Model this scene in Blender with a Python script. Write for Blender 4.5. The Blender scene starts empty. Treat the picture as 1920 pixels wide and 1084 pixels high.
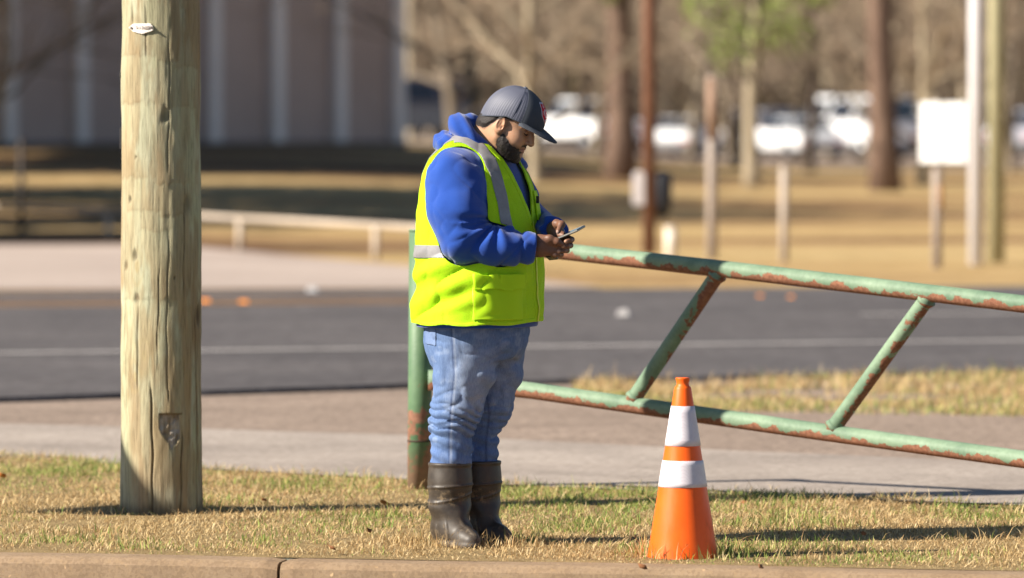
import bpy, bmesh, math, random
import numpy as np
from mathutils import Vector, Matrix
R = math.radians
rnd = random.Random(7)

# ------------------------------------------------------------------ camera, sky, sun, exposure
scene = bpy.context.scene
col = scene.collection
CAM_H, FPX, PITCH = 1.6, 200 / 36 * 1920, math.atan(303 / (200 / 36 * 1920))
cam_data = bpy.data.cameras.new('camera')
cam_data.lens = 200; cam_data.sensor_width = 36; cam_data.clip_end = 3000; cam_data.clip_start = 0.5
cam_data.dof.use_dof = True; cam_data.dof.focus_distance = 21.85; cam_data.dof.aperture_fstop = 2.7
cam_data.dof.aperture_blades = 0
cam = bpy.data.objects.new('camera', cam_data); col.objects.link(cam)
cam.location = (0, 0, CAM_H); cam.rotation_euler = (math.pi / 2 - PITCH, 0, 0)
scene.camera = cam

SUN_EL, SH_AZ = R(33), R(18)              # shadows fall to the right and 18 degrees away from the camera
to_sun = Vector((-math.cos(SH_AZ) * math.cos(SUN_EL), -math.sin(SH_AZ) * math.cos(SUN_EL), math.sin(SUN_EL)))
world = bpy.data.worlds.new('World'); scene.world = world; world.use_nodes = True
wn = world.node_tree.nodes; bg = wn['Background']
sky = wn.new('ShaderNodeTexSky'); sky.sky_type = 'NISHITA'; sky.sun_disc = False
sky.sun_elevation = SUN_EL; sky.sun_rotation = math.atan2(to_sun.x, to_sun.y)
sky.air_density = 0.8; sky.dust_density = 0.2
world.node_tree.links.new(sky.outputs[0], bg.inputs[0]); bg.inputs[1].default_value = 0.05
sl = bpy.data.lights.new('sun', 'SUN'); sl.energy = 5.0; sl.angle = R(0.53); sl.color = (1.0, 0.92, 0.80)
sun = bpy.data.objects.new('sun', sl); col.objects.link(sun)
sun.rotation_euler = (-to_sun).to_track_quat('-Z', 'Y').to_euler(); sun.location = (-8, 10, 12)
scene.view_settings.view_transform = 'Standard'; scene.view_settings.look = 'None'
scene.view_settings.exposure = 1.2; scene.view_settings.gamma = 1
scene.render.engine = 'CYCLES'
scene.cycles.use_denoising = True
scene.cycles.max_bounces = 6; scene.cycles.diffuse_bounces = 3; scene.cycles.transparent_max_bounces = 6

# ------------------------------------------------------------------ pixel to place
cp, sp = math.cos(PITCH), math.sin(PITCH)
def ray(px, py):
    u, v = (px - 960) / FPX, (542 - py) / FPX
    return Vector((u, cp + v * sp, -sp + v * cp))
def gp(px, py, z=0.0):
    d = ray(px, py); t = (z - CAM_H) / d.z
    return Vector((d.x * t, d.y * t, z))
def at(px, py, y):
    d = ray(px, py); t = y / d.y
    return Vector((d.x * t, y, CAM_H + d.z * t))
def sstep(t): t = np.clip(t, 0, 1); return t * t * (3 - 2 * t)
def ter(x, y):
    """height of the far ground: it climbs gently beyond the road and more under the woods"""
    left = 1 - sstep((np.asarray(x, float) + 6) / 14)
    z = sstep((np.asarray(y, float) - 72) / 85) * (0.42 + 0.72 * left)
    z = z + sstep((np.asarray(y, float) - 250) / 250) * 16
    return z
def gt(px, y):
    """point on the far ground in pixel column px at distance y"""
    x = (px - 960) / FPX * y
    return Vector((x, y, float(ter(x, y))))

# ------------------------------------------------------------------ object helpers
def link(o, parent=None):
    col.objects.link(o)
    if parent is not None: o.parent = parent
    return o
def tag(o, label=None, cat=None, group=None, kind=None):
    for k, v in (('label', label), ('category', cat), ('group', group), ('kind', kind)):
        if v: o[k] = v
    return o
def empty(name, loc=(0, 0, 0), rz=0.0):
    o = bpy.data.objects.new(name, None); o.location = loc; o.rotation_euler = (0, 0, rz); o.empty_display_size = 0.1
    return link(o)
def mesh_obj(name, V, Fs, m, parent=None, smooth=True, colors=None):
    me = bpy.data.meshes.new(name)
    V = np.asarray(V, dtype=np.float32)
    if isinstance(Fs, np.ndarray):
        n, k = Fs.shape
        me.vertices.add(len(V)); me.vertices.foreach_set('co', V.ravel())
        me.loops.add(n * k); me.loops.foreach_set('vertex_index', Fs.astype(np.int32).ravel())
        me.polygons.add(n); me.polygons.foreach_set('loop_start', np.arange(0, n * k, k, dtype=np.int32))
        me.update(calc_edges=True)
    else:
        me.from_pydata([tuple(v) for v in V], [], [tuple(f) for f in Fs]); me.update()
    if smooth: me.polygons.foreach_set('use_smooth', np.ones(len(me.polygons), dtype=bool))
    if colors is not None:
        a = me.color_attributes.new('Col', 'FLOAT_COLOR', 'POINT')
        c = np.ones((len(V), 4), dtype=np.float32); c[:, :3] = colors
        a.data.foreach_set('color', c.ravel())
    if m is not None: me.materials.append(m)
    return link(bpy.data.objects.new(name, me), parent)
class MB:
    """collects simple solids into one mesh"""
    def __init__(s): s.v = []; s.f = []
    def add(s, V, Fs):
        o = len(s.v); s.v += [tuple(v) for v in V]; s.f += [tuple(i + o for i in f) for f in Fs]; return s
    def box(s, c, h, rz=0.0):
        ca, sa = math.cos(rz), math.sin(rz); V = []
        for dz in (-1, 1):
            for dx, dy in ((-1, -1), (1, -1), (1, 1), (-1, 1)):
                x, y = dx * h[0], dy * h[1]
                V.append((c[0] + x * ca - y * sa, c[1] + x * sa + y * ca, c[2] + dz * h[2]))
        return s.add(V, [(0, 3, 2, 1), (4, 5, 6, 7), (0, 1, 5, 4), (1, 2, 6, 5), (2, 3, 7, 6), (3, 0, 4, 7)])
    def tube(s, pts, rads, n=12, caps=True):
        pts = [Vector(p) for p in pts]; rings = []; prev = None
        for i, p in enumerate(pts):
            t = (pts[min(i + 1, len(pts) - 1)] - pts[max(i - 1, 0)]).normalized()
            if prev is None:
                a = Vector((0, 0, 1)) if abs(t.z) < 0.9 else Vector((1, 0, 0))
                prev = t.cross(a).normalized()
            prev = (prev - t * prev.dot(t)).normalized(); b = t.cross(prev); r = rads[i] if hasattr(rads, '__len__') else rads
            rings.append([p + prev * (r * math.cos(2 * math.pi * k / n)) + b * (r * math.sin(2 * math.pi * k / n)) for k in range(n)])
        V = [v for rg in rings for v in rg]; F = []
        for i in range(len(pts) - 1):
            for k in range(n):
                k2 = (k + 1) % n; F.append((i * n + k, i * n + k2, (i + 1) * n + k2, (i + 1) * n + k))
        if caps:
            F.append(tuple(range(n))[::-1]); F.append(tuple(range((len(pts) - 1) * n, len(pts) * n)))
        return s.add(V, F)
    def lathe(s, prof, c=(0, 0, 0), n=48):
        V = []; F = []; m = len(prof)
        for k in range(n):
            a = 2 * math.pi * k / n
            for r, z in prof: V.append((c[0] + r * math.cos(a), c[1] + r * math.sin(a), c[2] + z))
        for k in range(n):
            k2 = (k + 1) % n
            for j in range(m - 1): F.append((k * m + j, k2 * m + j, k2 * m + j + 1, k * m + j + 1))
        return s.add(V, F)
    def build(s, name, m, parent=None, smooth=False, bevel=0.0, seg=2):
        o = mesh_obj(name, s.v, s.f, m, parent, smooth)
        if bevel:
            b = o.modifiers.new('bevel', 'BEVEL'); b.width = bevel; b.segments = seg; b.limit_method = 'ANGLE'
        return o
def sheet(name, pts, z, m, label=None, cat=None, kind='structure', sub=0):
    o = mesh_obj(name, [(p[0], p[1], z) for p in pts], [tuple(range(len(pts)))], m, smooth=False)
    if o.data.polygons[0].normal.z < 0: o.data.flip_normals()
    tag(o, label, cat, kind=kind); return o

# ------------------------------------------------------------------ noise in numpy
_T = np.random.RandomState(3).rand(32, 32, 32)
def vnoise(p, s=1.0, seed=0):
    q = p * s + seed * 7.31; i = np.floor(q).astype(int); f = q - i; f = f * f * (3 - 2 * f)
    i0 = i & 31; i1 = (i + 1) & 31; r = 0
    for a in (0, 1):
        for b in (0, 1):
            for c in (0, 1):
                w = (f[..., 0] if a else 1 - f[..., 0]) * (f[..., 1] if b else 1 - f[..., 1]) * (f[..., 2] if c else 1 - f[..., 2])
                r = r + w * _T[(i1 if a else i0)[..., 0], (i1 if b else i0)[..., 1], (i1 if c else i0)[..., 2]]
    return r * 2 - 1
def fbm(p, s, oct=3, seed=0):
    r = 0; a = 1.0
    for k in range(oct): r = r + a * vnoise(p, s * 2 ** k, seed + k); a *= 0.5
    return r

# ------------------------------------------------------------------ materials
class NT:
    def __init__(s, name, rough=0.8, spec=0.3):
        s.m = bpy.data.materials.new(name); s.m.use_nodes = True; s.t = s.m.node_tree
        s.b = s.t.nodes['Principled BSDF']; s.b.inputs['Roughness'].default_value = rough
        s.b.inputs['Specular IOR Level'].default_value = spec
    def n(s, typ, **kw):
        x = s.t.nodes.new('ShaderNode' + typ)
        for k, v in kw.items():
            if k in x.inputs: s.set(x, k, v)
            else: setattr(x, k, v)
        return x
    def set(s, node, key, v):
        if hasattr(v, 'is_output') or hasattr(v, 'links'): s.t.links.new(v, node.inputs[key])
        else:
            i = node.inputs[key]
            if hasattr(i.default_value, '__len__') and hasattr(v, '__len__') and len(v) == 3 and len(i.default_value) == 4: v = (*v, 1)
            i.default_value = v
    def coord(s, scale=(1, 1, 1), kind='Object'):
        c = s.n('TexCoord'); mp = s.n('Mapping'); s.t.links.new(c.outputs[kind], mp.inputs[0]); mp.inputs['Scale'].default_value = scale
        return mp.outputs[0]
    def noise(s, v, scale, detail=4, rough=0.6, dist=0.0):
        x = s.n('TexNoise'); s.t.links.new(v, x.inputs['Vector']); x.inputs['Scale'].default_value = scale
        x.inputs['Detail'].default_value = detail; x.inputs['Roughness'].default_value = rough; x.inputs['Distortion'].default_value = dist
        return x.outputs[0]
    def ramp(s, f, stops):
        x = s.n('ValToRGB'); s.t.links.new(f, x.inputs[0]); e = x.color_ramp.elements
        while len(e) < len(stops): e.new(0.5)
        for el, (p, c) in zip(e, stops):
            el.position = p; el.color = (*c, 1) if hasattr(c, '__len__') else (c, c, c, 1)
        return x.outputs[0]
    def mix(s, fac, a, b, mode='MIX'):
        x = s.n('MixRGB'); x.blend_type = mode
        for k, v in (('Fac', fac), ('Color1', a), ('Color2', b)): s.set(x, k, v)
        return x.outputs[0]
    def math(s, op, a, b=0.0, clamp=False):
        x = s.n('Math'); x.operation = op; x.use_clamp = clamp; s.set(x, 0, a); s.set(x, 1, b); return x.outputs[0]
    def attr(s, name='Col'):
        x = s.n('Attribute'); x.attribute_name = name; return x.outputs['Color']
    def color(s, c): s.set(s.b, 'Base Color', c); return s
    def rough(s, c): s.set(s.b, 'Roughness', c); return s
    def bump(s, h, strength=0.3, dist=0.01):
        x = s.n('Bump'); s.t.links.new(h, x.inputs['Height']); x.inputs['Strength'].default_value = strength; x.inputs['Distance'].default_value = dist
        s.t.links.new(x.outputs[0], s.b.inputs['Normal']); return s
def plain(name, c, rough=0.7, spec=0.3, var=0.15, scale=8.0, metal=0.0, bump=0.0, bscale=60):
    t = NT(name, rough, spec); v = t.coord(); f = t.noise(v, scale, 5)
    lo = tuple(max(0, x * (1 - var)) for x in c); hi = tuple(min(1, x * (1 + var)) for x in c)
    t.color(t.ramp(f, [(0.3, lo), (0.7, hi)])); t.b.inputs['Metallic'].default_value = metal
    if bump: t.bump(t.noise(v, bscale, 4), bump, 0.01)
    return t.m
# ------------------------------------------------------------------ setting: kerb, street, ground, driveway, road
KL, KR = gp(0, 1037), gp(1920, 1072)                 # back edge of the kerb
kd = (KR - KL).normalized(); kn = Vector((kd.y, -kd.x, 0))    # along, towards the camera
if kn.y > 0: kn = -kn
def kp(s, off=0.0, z=0.0):
    p = KL + kd * s + kn * off; return Vector((p.x, p.y, z))

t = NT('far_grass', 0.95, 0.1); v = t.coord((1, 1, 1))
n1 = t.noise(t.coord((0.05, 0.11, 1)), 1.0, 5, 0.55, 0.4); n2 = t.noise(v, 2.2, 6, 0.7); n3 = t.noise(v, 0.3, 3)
c1 = t.ramp(n1, [(0.38, (0.15, 0.085, 0.048)), (0.46, (0.27, 0.165, 0.085)), (0.54, (0.45, 0.315, 0.15)), (0.7, (0.53, 0.39, 0.195))])  # brown bands: leaf litter, also standing in for tree shade on the lawn
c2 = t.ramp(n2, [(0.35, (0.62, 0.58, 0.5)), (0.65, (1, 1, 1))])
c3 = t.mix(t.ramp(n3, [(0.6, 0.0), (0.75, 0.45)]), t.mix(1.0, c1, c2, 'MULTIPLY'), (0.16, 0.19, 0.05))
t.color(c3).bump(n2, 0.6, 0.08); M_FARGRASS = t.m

t = NT('thatch_soil', 0.95, 0.1); v = t.coord()
n1 = t.noise(v, 6, 6, 0.7); n2 = t.noise(v, 90, 4, 0.7)
t.color(t.mix(t.ramp(n2, [(0.35, 0.0), (0.7, 0.8)]), t.ramp(n1, [(0.35, (0.14, 0.09, 0.045)), (0.65, (0.30, 0.21, 0.10))]), (0.42, 0.31, 0.15)))
t.bump(n2, 0.8, 0.02); M_SOIL = t.m

t = NT('kerb_concrete', 0.9, 0.2); v = t.coord()
n1 = t.noise(v, 3, 6, 0.65); vor = t.n('TexVoronoi', Scale=95.0); t.t.links.new(v, vor.inputs['Vector'])
nn = t.noise(v, 330, 3, 0.8)
base = t.ramp(n1, [(0.3, (0.28, 0.19, 0.115)), (0.7, (0.37, 0.265, 0.17))])
sp_ = t.ramp(vor.outputs['Color'], [(0.25, (0.82, 0.80, 0.78)), (0.6, (1, 1, 1)), (0.93, (1.0, 0.97, 0.9)), (0.97, (1.9, 1.8, 1.6))])
t.color(t.mix(t.ramp(nn, [(0.35, 0.4), (0.48, 0.0)]), t.mix(1.0, base, sp_, 'MULTIPLY'), (0.16, 0.11, 0.075))).bump(nn, 0.7, 0.006); M_KERB = t.m

def speckle(name, lo, hi, fine_lo, scale, fine, rough=0.92, bump=0.5, stain=None):
    t = NT(name, rough, 0.2); v = t.coord(); a = t.noise(v, scale, 6, 0.6, 0.3); b = t.noise(v, fine, 4, 0.75)
    c = t.mix(1.0, t.ramp(a, [(0.32, lo), (0.68, hi)]), t.ramp(b, [(0.3, fine_lo), (0.62, (1, 1, 1))]), 'MULTIPLY')
    if stain:
        s_ = t.noise(t.coord((0.15, 1.0, 1)), 0.8, 4); c = t.mix(t.ramp(s_, [(0.5, 0.0), (0.7, 0.5)]), c, stain)
    t.color(c).bump(b, bump, 0.01); return t.m
M_CONC = speckle('driveway_concrete', (0.29, 0.245, 0.21), (0.42, 0.36, 0.31), (0.55, 0.53, 0.51), 0.9, 26, stain=(0.27, 0.22, 0.185))
M_GRAVEL = speckle('gravel', (0.27, 0.205, 0.16), (0.37, 0.285, 0.225), (0.35, 0.33, 0.31), 1.3, 20, bump=1.0)
M_ASPH = speckle('asphalt', (0.092, 0.083, 0.083), (0.130, 0.117, 0.115), (0.4, 0.38, 0.38), 0.5, 9, stain=(0.075, 0.068, 0.068))
M_LOT = speckle('far_lot', (0.33, 0.265, 0.225), (0.44, 0.36, 0.31), (0.85, 0.84, 0.83), 0.25, 6)
M_WHITE = speckle('road_white', (0.36, 0.34, 0.33), (0.5, 0.47, 0.45), (0.6, 0.58, 0.55), 2.0, 14)
M_YEL = speckle('road_yellow', (0.24, 0.135, 0.06), (0.32, 0.18, 0.08), (0.6, 0.55, 0.5), 2.0, 14)

# ground sheet: from the back of the kerb to the wooded rise
xs = np.concatenate([np.linspace(-260, -14, 26), np.linspace(-12, 12, 49), np.linspace(14, 260, 26)])
ys = np.concatenate([np.linspace(0, 1, 8), np.linspace(30, 250, 111)[0:], np.linspace(256, 620, 50)])
V = []
for j, y in enumerate(ys):
    for x in xs:
        yk = KL.y + (x - KL.x) * kd.y / kd.x           # the kerb line at this x
        yk = max(min(yk, 26), 12) - 0.02
        yy = yk + (30 - yk) * y if j < 8 else y
        V.append((x, yy, float(ter(x, yy))))
nx = len(xs); Fq = [(j * nx + i, j * nx + i + 1, (j + 1) * nx + i + 1, (j + 1) * nx + i) for j in range(len(ys) - 1) for i in range(nx - 1) if j != 7]
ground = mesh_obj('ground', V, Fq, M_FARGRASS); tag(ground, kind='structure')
# (near rows reach y = 30 exactly where the far rows begin)

# front verge: soil under the grass
edge_px = [(-2600, 700), (-700, 815), (0, 858), (400, 882), (950, 911), (1300, 926), (1920, 950), (2700, 985), (5200, 1100)]
EDGE = [gp(*p) for p in edge_px]
def edge_y(x):
    return np.interp(x, [p.x for p in EDGE], [p.y for p in EDGE])
strip = [kp(s, 0.02) for s in (-4.2, -2, 0, 2, 4, 6, 8.5)]
far_e = [p for p in EDGE if -6.5 < p.x < 6.5]
sheet('verge_soil', [(-6.2, kp(-4.2).y)] + [(p.x, p.y) for p in strip[1:-1]] + [(6.4, kp(8.5).y)] + [(6.4, float(edge_y(6.4)) + 0.06)] + [(p.x, p.y + 0.06) for p in reversed(far_e)] + [(-6.2, float(edge_y(-6.2)) + 0.06)], 0.004, M_SOIL)

# kerb blocks with a joint, street in front of it
kerb = empty('kerb', KL); tag(kerb, kind='structure')
js = (gp(546, 1046) - KL).dot(kd)
prof = [(0.0, -0.3), (0.0, -0.012), (0.012, 0.0), (0.125, -0.004), (0.145, -0.012), (0.155, -0.03), (0.17, -0.2), (0.17, -0.3)]
def kerb_block(s0, s1):
    n = max(2, int((s1 - s0) / 0.05)); V = []; F = []
    for i in range(n + 1):
        s = s0 + (s1 - s0) * i / n
        e = min(abs(i), abs(n - i)); drop = 0.006 if e == 0 else 0.0
        for (o, z) in prof:
            w = 0.003 * math.sin(s * 7.1 + o * 30) + 0.002 * math.sin(s * 23.7)
            p = kp(s, o + w - (drop if o > 0.1 else 0), z - drop + 0.004 + 0.002 * math.sin(s * 3.1)); V.append(p - KL)
    m = len(prof)
    for i in range(n):
        for k in range(m - 1): F.append((i * m + k, (i + 1) * m + k, (i + 1) * m + k + 1, i * m + k + 1))
    F.append(tuple(range(m))); F.append(tuple(n * m + k for k in range(m))[::-1])
    o = mesh_obj('kerb_block', V, F, M_KERB, kerb, smooth=False)
    bm = bmesh.new(); bm.from_mesh(o.data); bmesh.ops.recalc_face_normals(bm, faces=bm.faces); bm.to_mesh(o.data); bm.free()
L_ = 3.05
for k in range(-2, 3): kerb_block(js + k * L_ + 0.006, js + (k + 1) * L_ - 0.006)
sheet('street', [(-60, -30), (60, -30), (60, KL.y + (60 - KL.x) * kd.y / kd.x - 0.1), (-60, KL.y + (-60 - KL.x) * kd.y / kd.x - 0.1)], -0.16, M_ASPH)

# concrete driveway, gravel shoulder
cb = [gp(*p) for p in [(-2600, 760), (-900, 778), (0, 797), (750, 818), (1250, 842), (1920, 872), (2800, 915), (5200, 1030)]]
def conc_y(x): return np.interp(x, [p.x for p in cb], [p.y for p in cb])
re_px = [(-3500, 845), (-900, 795), (0, 758), (400, 744), (760, 732), (1100, 722), (1920, 704), (3000, 684), (5000, 650)]
REDGE = [gp(*p) for p in re_px]
def road_y(x): return np.interp(x, [p.x for p in REDGE], [p.y for p in REDGE])
GX = np.linspace(-14, 14, 141)
def band(name, f0, f1, z, m, xs=GX):
    V = []; F = []
    for x in xs:
        V.append((x, float(f0(x)), z)); V.append((x, float(f1(x)), z))
    for i in range(len(xs) - 1): F.append((2 * i, 2 * i + 2, 2 * i + 3, 2 * i + 1))
    return tag(mesh_obj(name, V, F, m, smooth=False), kind='structure')
def wob(x, a, s): return a * (np.sin(x * 3.1 + s) + 0.6 * np.sin(x * 7.7 + 2 * s) + 0.4 * np.sin(x * 17.3 + s))
band('driveway', lambda x: edge_y(x) - 0.05, lambda x: conc_y(x) + wob(x, 0.03, 1), 0.010, M_CONC)
band('gravel_shoulder', lambda x: conc_y(x) - 0.4, lambda x: road_y(x) + 0.5, 0.006, M_GRAVEL)

# road: a slab 4 cm proud of the shoulder
def line_y(p0, p1):
    a, b = gp(*p0, z=0.04), gp(*p1, z=0.04); return lambda x: a.y + (x - a.x) * (b.y - a.y) / (b.x - a.x)
far_edge = line_y((0, 549), (1920, 536))
RX = np.concatenate([np.linspace(-160, -14.3, 20), GX, np.linspace(14.3, 160, 20)])
def road_near(x):
    x = np.asarray(x, float); s = (REDGE[6].y - REDGE[2].y) / (REDGE[6].x - REDGE[2].x)
    lin = REDGE[4].y + (x - REDGE[4].x) * s
    w = sstep((np.abs(x) - 8) / 5); return (1 - w) * road_y(x) + w * lin
V = []; F = []
for x in RX:
    yn = float(road_near(x) + wob(x, 0.012, 3)); V += [(x, yn, 0.0), (x, yn + 0.03, 0.04), (x, float(far_edge(x)), 0.04), (x, float(far_edge(x)) + 0.05, 0.0)]
for i in range(len(RX) - 1):
    for k in range(3): F.append((4 * i + k, 4 * i + 4 + k, 4 * i + 5 + k, 4 * i + 1 + k))
tag(mesh_obj('road', V, F, M_ASPH, smooth=False), kind='structure')
def stripe(name, p0, p1, w, x0, x1, m):
    f = line_y(p0, p1); band(name, lambda x: f(x), lambda x: f(x) + w, 0.0445, m, np.linspace(x0, x1, 24))
stripe('white_lane_line', (0, 664), (1920, 640), 0.22, -60, 60, M_WHITE)
stripe('yellow_centre_line', (0, 575), (1920, 560), 0.45, -60, -0.9, M_YEL)
stripe('yellow_centre_line', (0, 568), (1920, 553), 0.4, -60, -0.9, M_YEL)
stripe('white_lane_dash', (0, 606), (1920, 588), 0.2, 2.9, 6.4, M_WHITE)

# far paved lot beyond the road at the left, pale road in front of the parked cars
lot = [gp(*p) for p in [(-1500, 551), (1130, 541), (800, 503), (380, 466), (230, 455), (0, 440), (-1500, 400)]]
sheet('far_lot', [(p.x, p.y) for p in lot], 0.012, M_LOT)
def tband(name, px0, px1, d0, d1, m, dz=0.03):
    xs_ = np.linspace(px0, px1, 40); V = []; F = []; rows = np.linspace(0, 1, 6)
    for q in xs_:
        for r_ in rows:
            p = gt(q, d0(q) + (d1(q) - d0(q)) * r_); V.append((p.x, p.y, p.z + dz))
    for i in range(39):
        for k in range(5): F.append((i * 6 + k, i * 6 + 6 + k, i * 6 + 7 + k, i * 6 + 1 + k))
    return tag(mesh_obj(name, V, F, m), kind='structure')
tband('parking_lot', -1500, 4200, lambda q: 186, lambda q: 236, M_LOT, 0.06)
tband('park_path', 960, 2600, lambda q: 158 - (q - 960) * 0.004, lambda q: 165 - (q - 960) * 0.004, M_LOT, 0.05)
# ------------------------------------------------------------------ utility pole
t = NT('pole_wood', 0.85, 0.2); v = t.coord((1, 1, 0.07)); v2 = t.coord((1, 1, 0.3))
g1 = t.noise(v, 95, 7, 0.75); g2 = t.noise(v2, 9, 4, 0.6, 0.8)
c = t.mix(1.0, t.attr(), t.ramp(g1, [(0.3, (0.5, 0.48, 0.45)), (0.5, (0.95, 0.95, 0.95)), (0.75, (1.12, 1.1, 1.08))]), 'MULTIPLY')
t.color(t.mix(t.ramp(g2, [(0.5, 0.0), (0.68, 0.5)]), c, (0.26, 0.19, 0.105))).bump(g1, 0.7, 0.008); M_POLE = t.m
PB = gp(303, 962); PB.z = 0
pole = empty('utility_pole', PB)
tag(pole, 'thick greenish weathered wooden utility pole standing in the grass', 'utility pole')
NA = 288
zz = np.concatenate([np.linspace(-0.1, 2.45, 340), np.linspace(2.5, 10.0, 40)])
ang = np.linspace(-math.pi, math.pi, NA, endpoint=False)
Z, A = np.meshgrid(zz, ang, indexing='ij')
rad = 0.1685 - 0.0035 * Z
wv = 0.25 * np.sin(Z * 1.9 + 1) + 0.12 * np.sin(Z * 4.3)
fl = np.round((A + wv) / (2 * math.pi) * 15) * (2 * math.pi / 15) - wv
P3 = np.stack([np.cos(A) * 0.17, np.sin(A) * 0.17, Z * 0.25], -1)
P4 = np.stack([np.cos(A) * 0.17, np.sin(A) * 0.17, Z], -1)
rad = rad + 0.0022 * (np.cos(A - fl) - 0.98) * 30 * 0.25 + 0.0025 * vnoise(P3, 22, 1) + 0.0014 * vnoise(P3, 60, 2) + 0.003 * vnoise(P4, 5, 3)
# colours of the wood: pale green-yellow, brown hewn patches, pale flats
n_a = fbm(P3, 16, 3, 5); n_b = fbm(P4 * [1, 1, 0.22], 9, 4, 9); n_c = fbm(P3, 40, 3, 12); n_d = fbm(P4 * [1, 1, .16], 20, 4, 31)
C = np.empty(Z.shape + (3,)); C[:] = (0.38, 0.355, 0.235)
def blend(C, m, c): m = np.clip(m, 0, 1)[..., None]; return C * (1 - m) + np.array(c) * m
C = blend(C, sstep((n_a - 0.05) / 0.4) * 0.8, (0.42, 0.42, 0.30))
C = blend(C, sstep((n_b - 0.02) / 0.3) * 0.8, (0.33, 0.235, 0.125))
C = blend(C, sstep((-n_b - 0.15) / 0.4) * 0.6, (0.36, 0.375, 0.235))
C = blend(C, sstep((n_c - 0.35) / 0.25) * 0.6, (0.30, 0.24, 0.14))
C = blend(C, sstep((n_d - 0.18) / 0.35) * 0.7, (0.25, 0.165, 0.085))
big = fbm(P4 * [1, 1, .35], 4.5, 2, 77); C = blend(C, sstep((big - 0.05) / 0.5) * 0.55, (0.30, 0.235, 0.14))
# rings of an exposed knot figure
def P_ang(px): return math.asin(max(-1, min(1, (px - 303) / 75))) - math.pi / 2      # angle of a pixel column on the camera side
def P_z(py): return (962 - py) / 450.0
def spot(px, py): return P_ang(px), P_z(py)
def dist(a0, z0, sa=1.0, sz=1.0): return np.sqrt(((A - a0) * 0.17 * sa) ** 2 + ((Z - z0) * sz) ** 2)
for px, py, s, w in ((262, 500, 0.075, 1), (258, 705, 0.07, 1), (275, 665, 0.09, 0.8), (330, 620, 0.06, 0.6), (262, 350, 0.07, .5)):
    a0, z0 = spot(px, py); d_ = dist(a0, z0, 1.6, 0.8) * (1 + 0.35 * n_b)
    rg = np.sin(d_ / s * 11) * np.exp(-(d_ / s) ** 2 * 1.4); C = blend(C, np.clip(rg, 0, 1) * 0.75 * w, (0.33, 0.25, 0.12))
# dark knots and drill holes
for px, py, s in ((240, 500, 0.014), (318, 222, 0.022), (262, 560, 0.02), (247, 375, 0.012), (357, 380, 0.03), (258, 480, .02), (259, 297, 0.006), (375, 590, .03), (332, 520, 0.006)):
    a0, z0 = spot(px, py); d_ = dist(a0, z0, 1.3, 0.7) * (1 + 0.5 * n_c); m_ = sstep(1.4 - d_ / s)
    C = blend(C, m_ * 0.85, (0.09, 0.06, 0.035)); rad = rad - 0.007 * m_
# hewn steps: short ragged cross cuts
for px0, px1, py, dd in ((228, 300, 108, .002), (300, 345, 118, .003), (228, 300, 197, .003), (290, 375, 345, .004), (240, 310, 395, .003), (300, 350, 405, .003), (310, 372, 205, .003), (230, 285, 335, .002), (330, 376, 130, .003), (232, 300, 560, .0025), (300, 340, 558, .003), (262, 330, 432, .002)):
    a0, a1 = P_ang(px0), P_ang(px1); z0 = P_z(py) + 0.012 * vnoise(np.stack([A * 3, A * 0, A * 0], -1), 3, py)
    w_ = sstep((A - a0) / 0.06) * sstep((a1 - A) / 0.06)
    rad = rad - 0.5 * dd * w_ * sstep((z0 - Z) / 0.004) * np.exp(-np.clip(z0 - Z, 0, 1) / 0.16)
    C = blend(C, w_ * np.exp(-((Z - z0) / 0.006) ** 2) * 0.14, (0.2, 0.14, 0.08))
    C = blend(C, w_ * sstep((z0 - Z) / 0.006) * np.exp(-np.clip(z0 - Z, 0, 1) / 0.2) * 0.3, (0.45, 0.46, 0.31))
# long vertical checks
for px, py0, py1, w, dp in ((289, 700, 975, 0.0035, 0.012), (264, 560, 735, .003, .008), (344, 790, 975, 0.003, 0.009), (254, 0, 60, 0.003, 0.008), (277, 0, 120, 0.0025, 0.006), (302, 480, 700, 0.002, 0.004), (370, 560, 975, .003, .007), (238, 420, 640, 0.002, 0.004), (368, 0, 30, 0.006, 0.01), (350, 330, 560, 0.002, 0.004), (322, 60, 330, .0025, .004), (320, 420, 760, .002, .004)):
    a0 = P_ang(px) + 0.03 * np.sin(Z * 7 + px) + 0.012 * np.sin(Z * 31 + px); d_ = np.abs(A - a0) * 0.17
    zt, zb = P_z(py0), P_z(py1); m_ = sstep((zt - Z) / 0.1) * sstep((Z - zb) / 0.05)
    g = np.exp(-(d_ / w) ** 2) * m_; rad = rad - dp * g; C = blend(C, g * 0.9, (0.07, 0.05, 0.03))
# the torn grey scar
a0, a1 = P_ang(303), P_ang(343); z1 = P_z(773); z0 = P_z(843)
uu = (A - a0) / (a1 - a0); vv = (z1 - Z) / (z1 - z0)
lo_edge = 1.0 - 0.9 * np.abs(uu - 0.58) - 0.14 * n_c
sc = sstep((uu + 0.03 * n_c) / 0.06) * sstep((1 - uu + 0.05 * n_c) / 0.06) * sstep(vv / 0.04) * sstep((lo_edge - vv) / 0.08)
rad = rad - sc * (0.012 - 0.006 * vv + 0.006 * vnoise(P4, 70, 4))
C = blend(C, sc * 0.95, (0.21, 0.18, 0.15)); C = blend(C, sc * sstep((vnoise(P3, 60, 8) - 0.1) / 0.3), (0.40, 0.36, 0.32))
C = blend(C, sstep(1 - np.abs(vv) / 0.05) * sstep((uu + .05) / 0.06) * sstep((1.1 - uu) / 0.06), (0.13, 0.085, 0.045))
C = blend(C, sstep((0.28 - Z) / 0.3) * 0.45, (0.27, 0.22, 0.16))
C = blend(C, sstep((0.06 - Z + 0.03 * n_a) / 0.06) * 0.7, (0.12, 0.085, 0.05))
V = np.stack([np.cos(A) * rad, np.sin(A) * rad, Z], -1).reshape(-1, 3)
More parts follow.
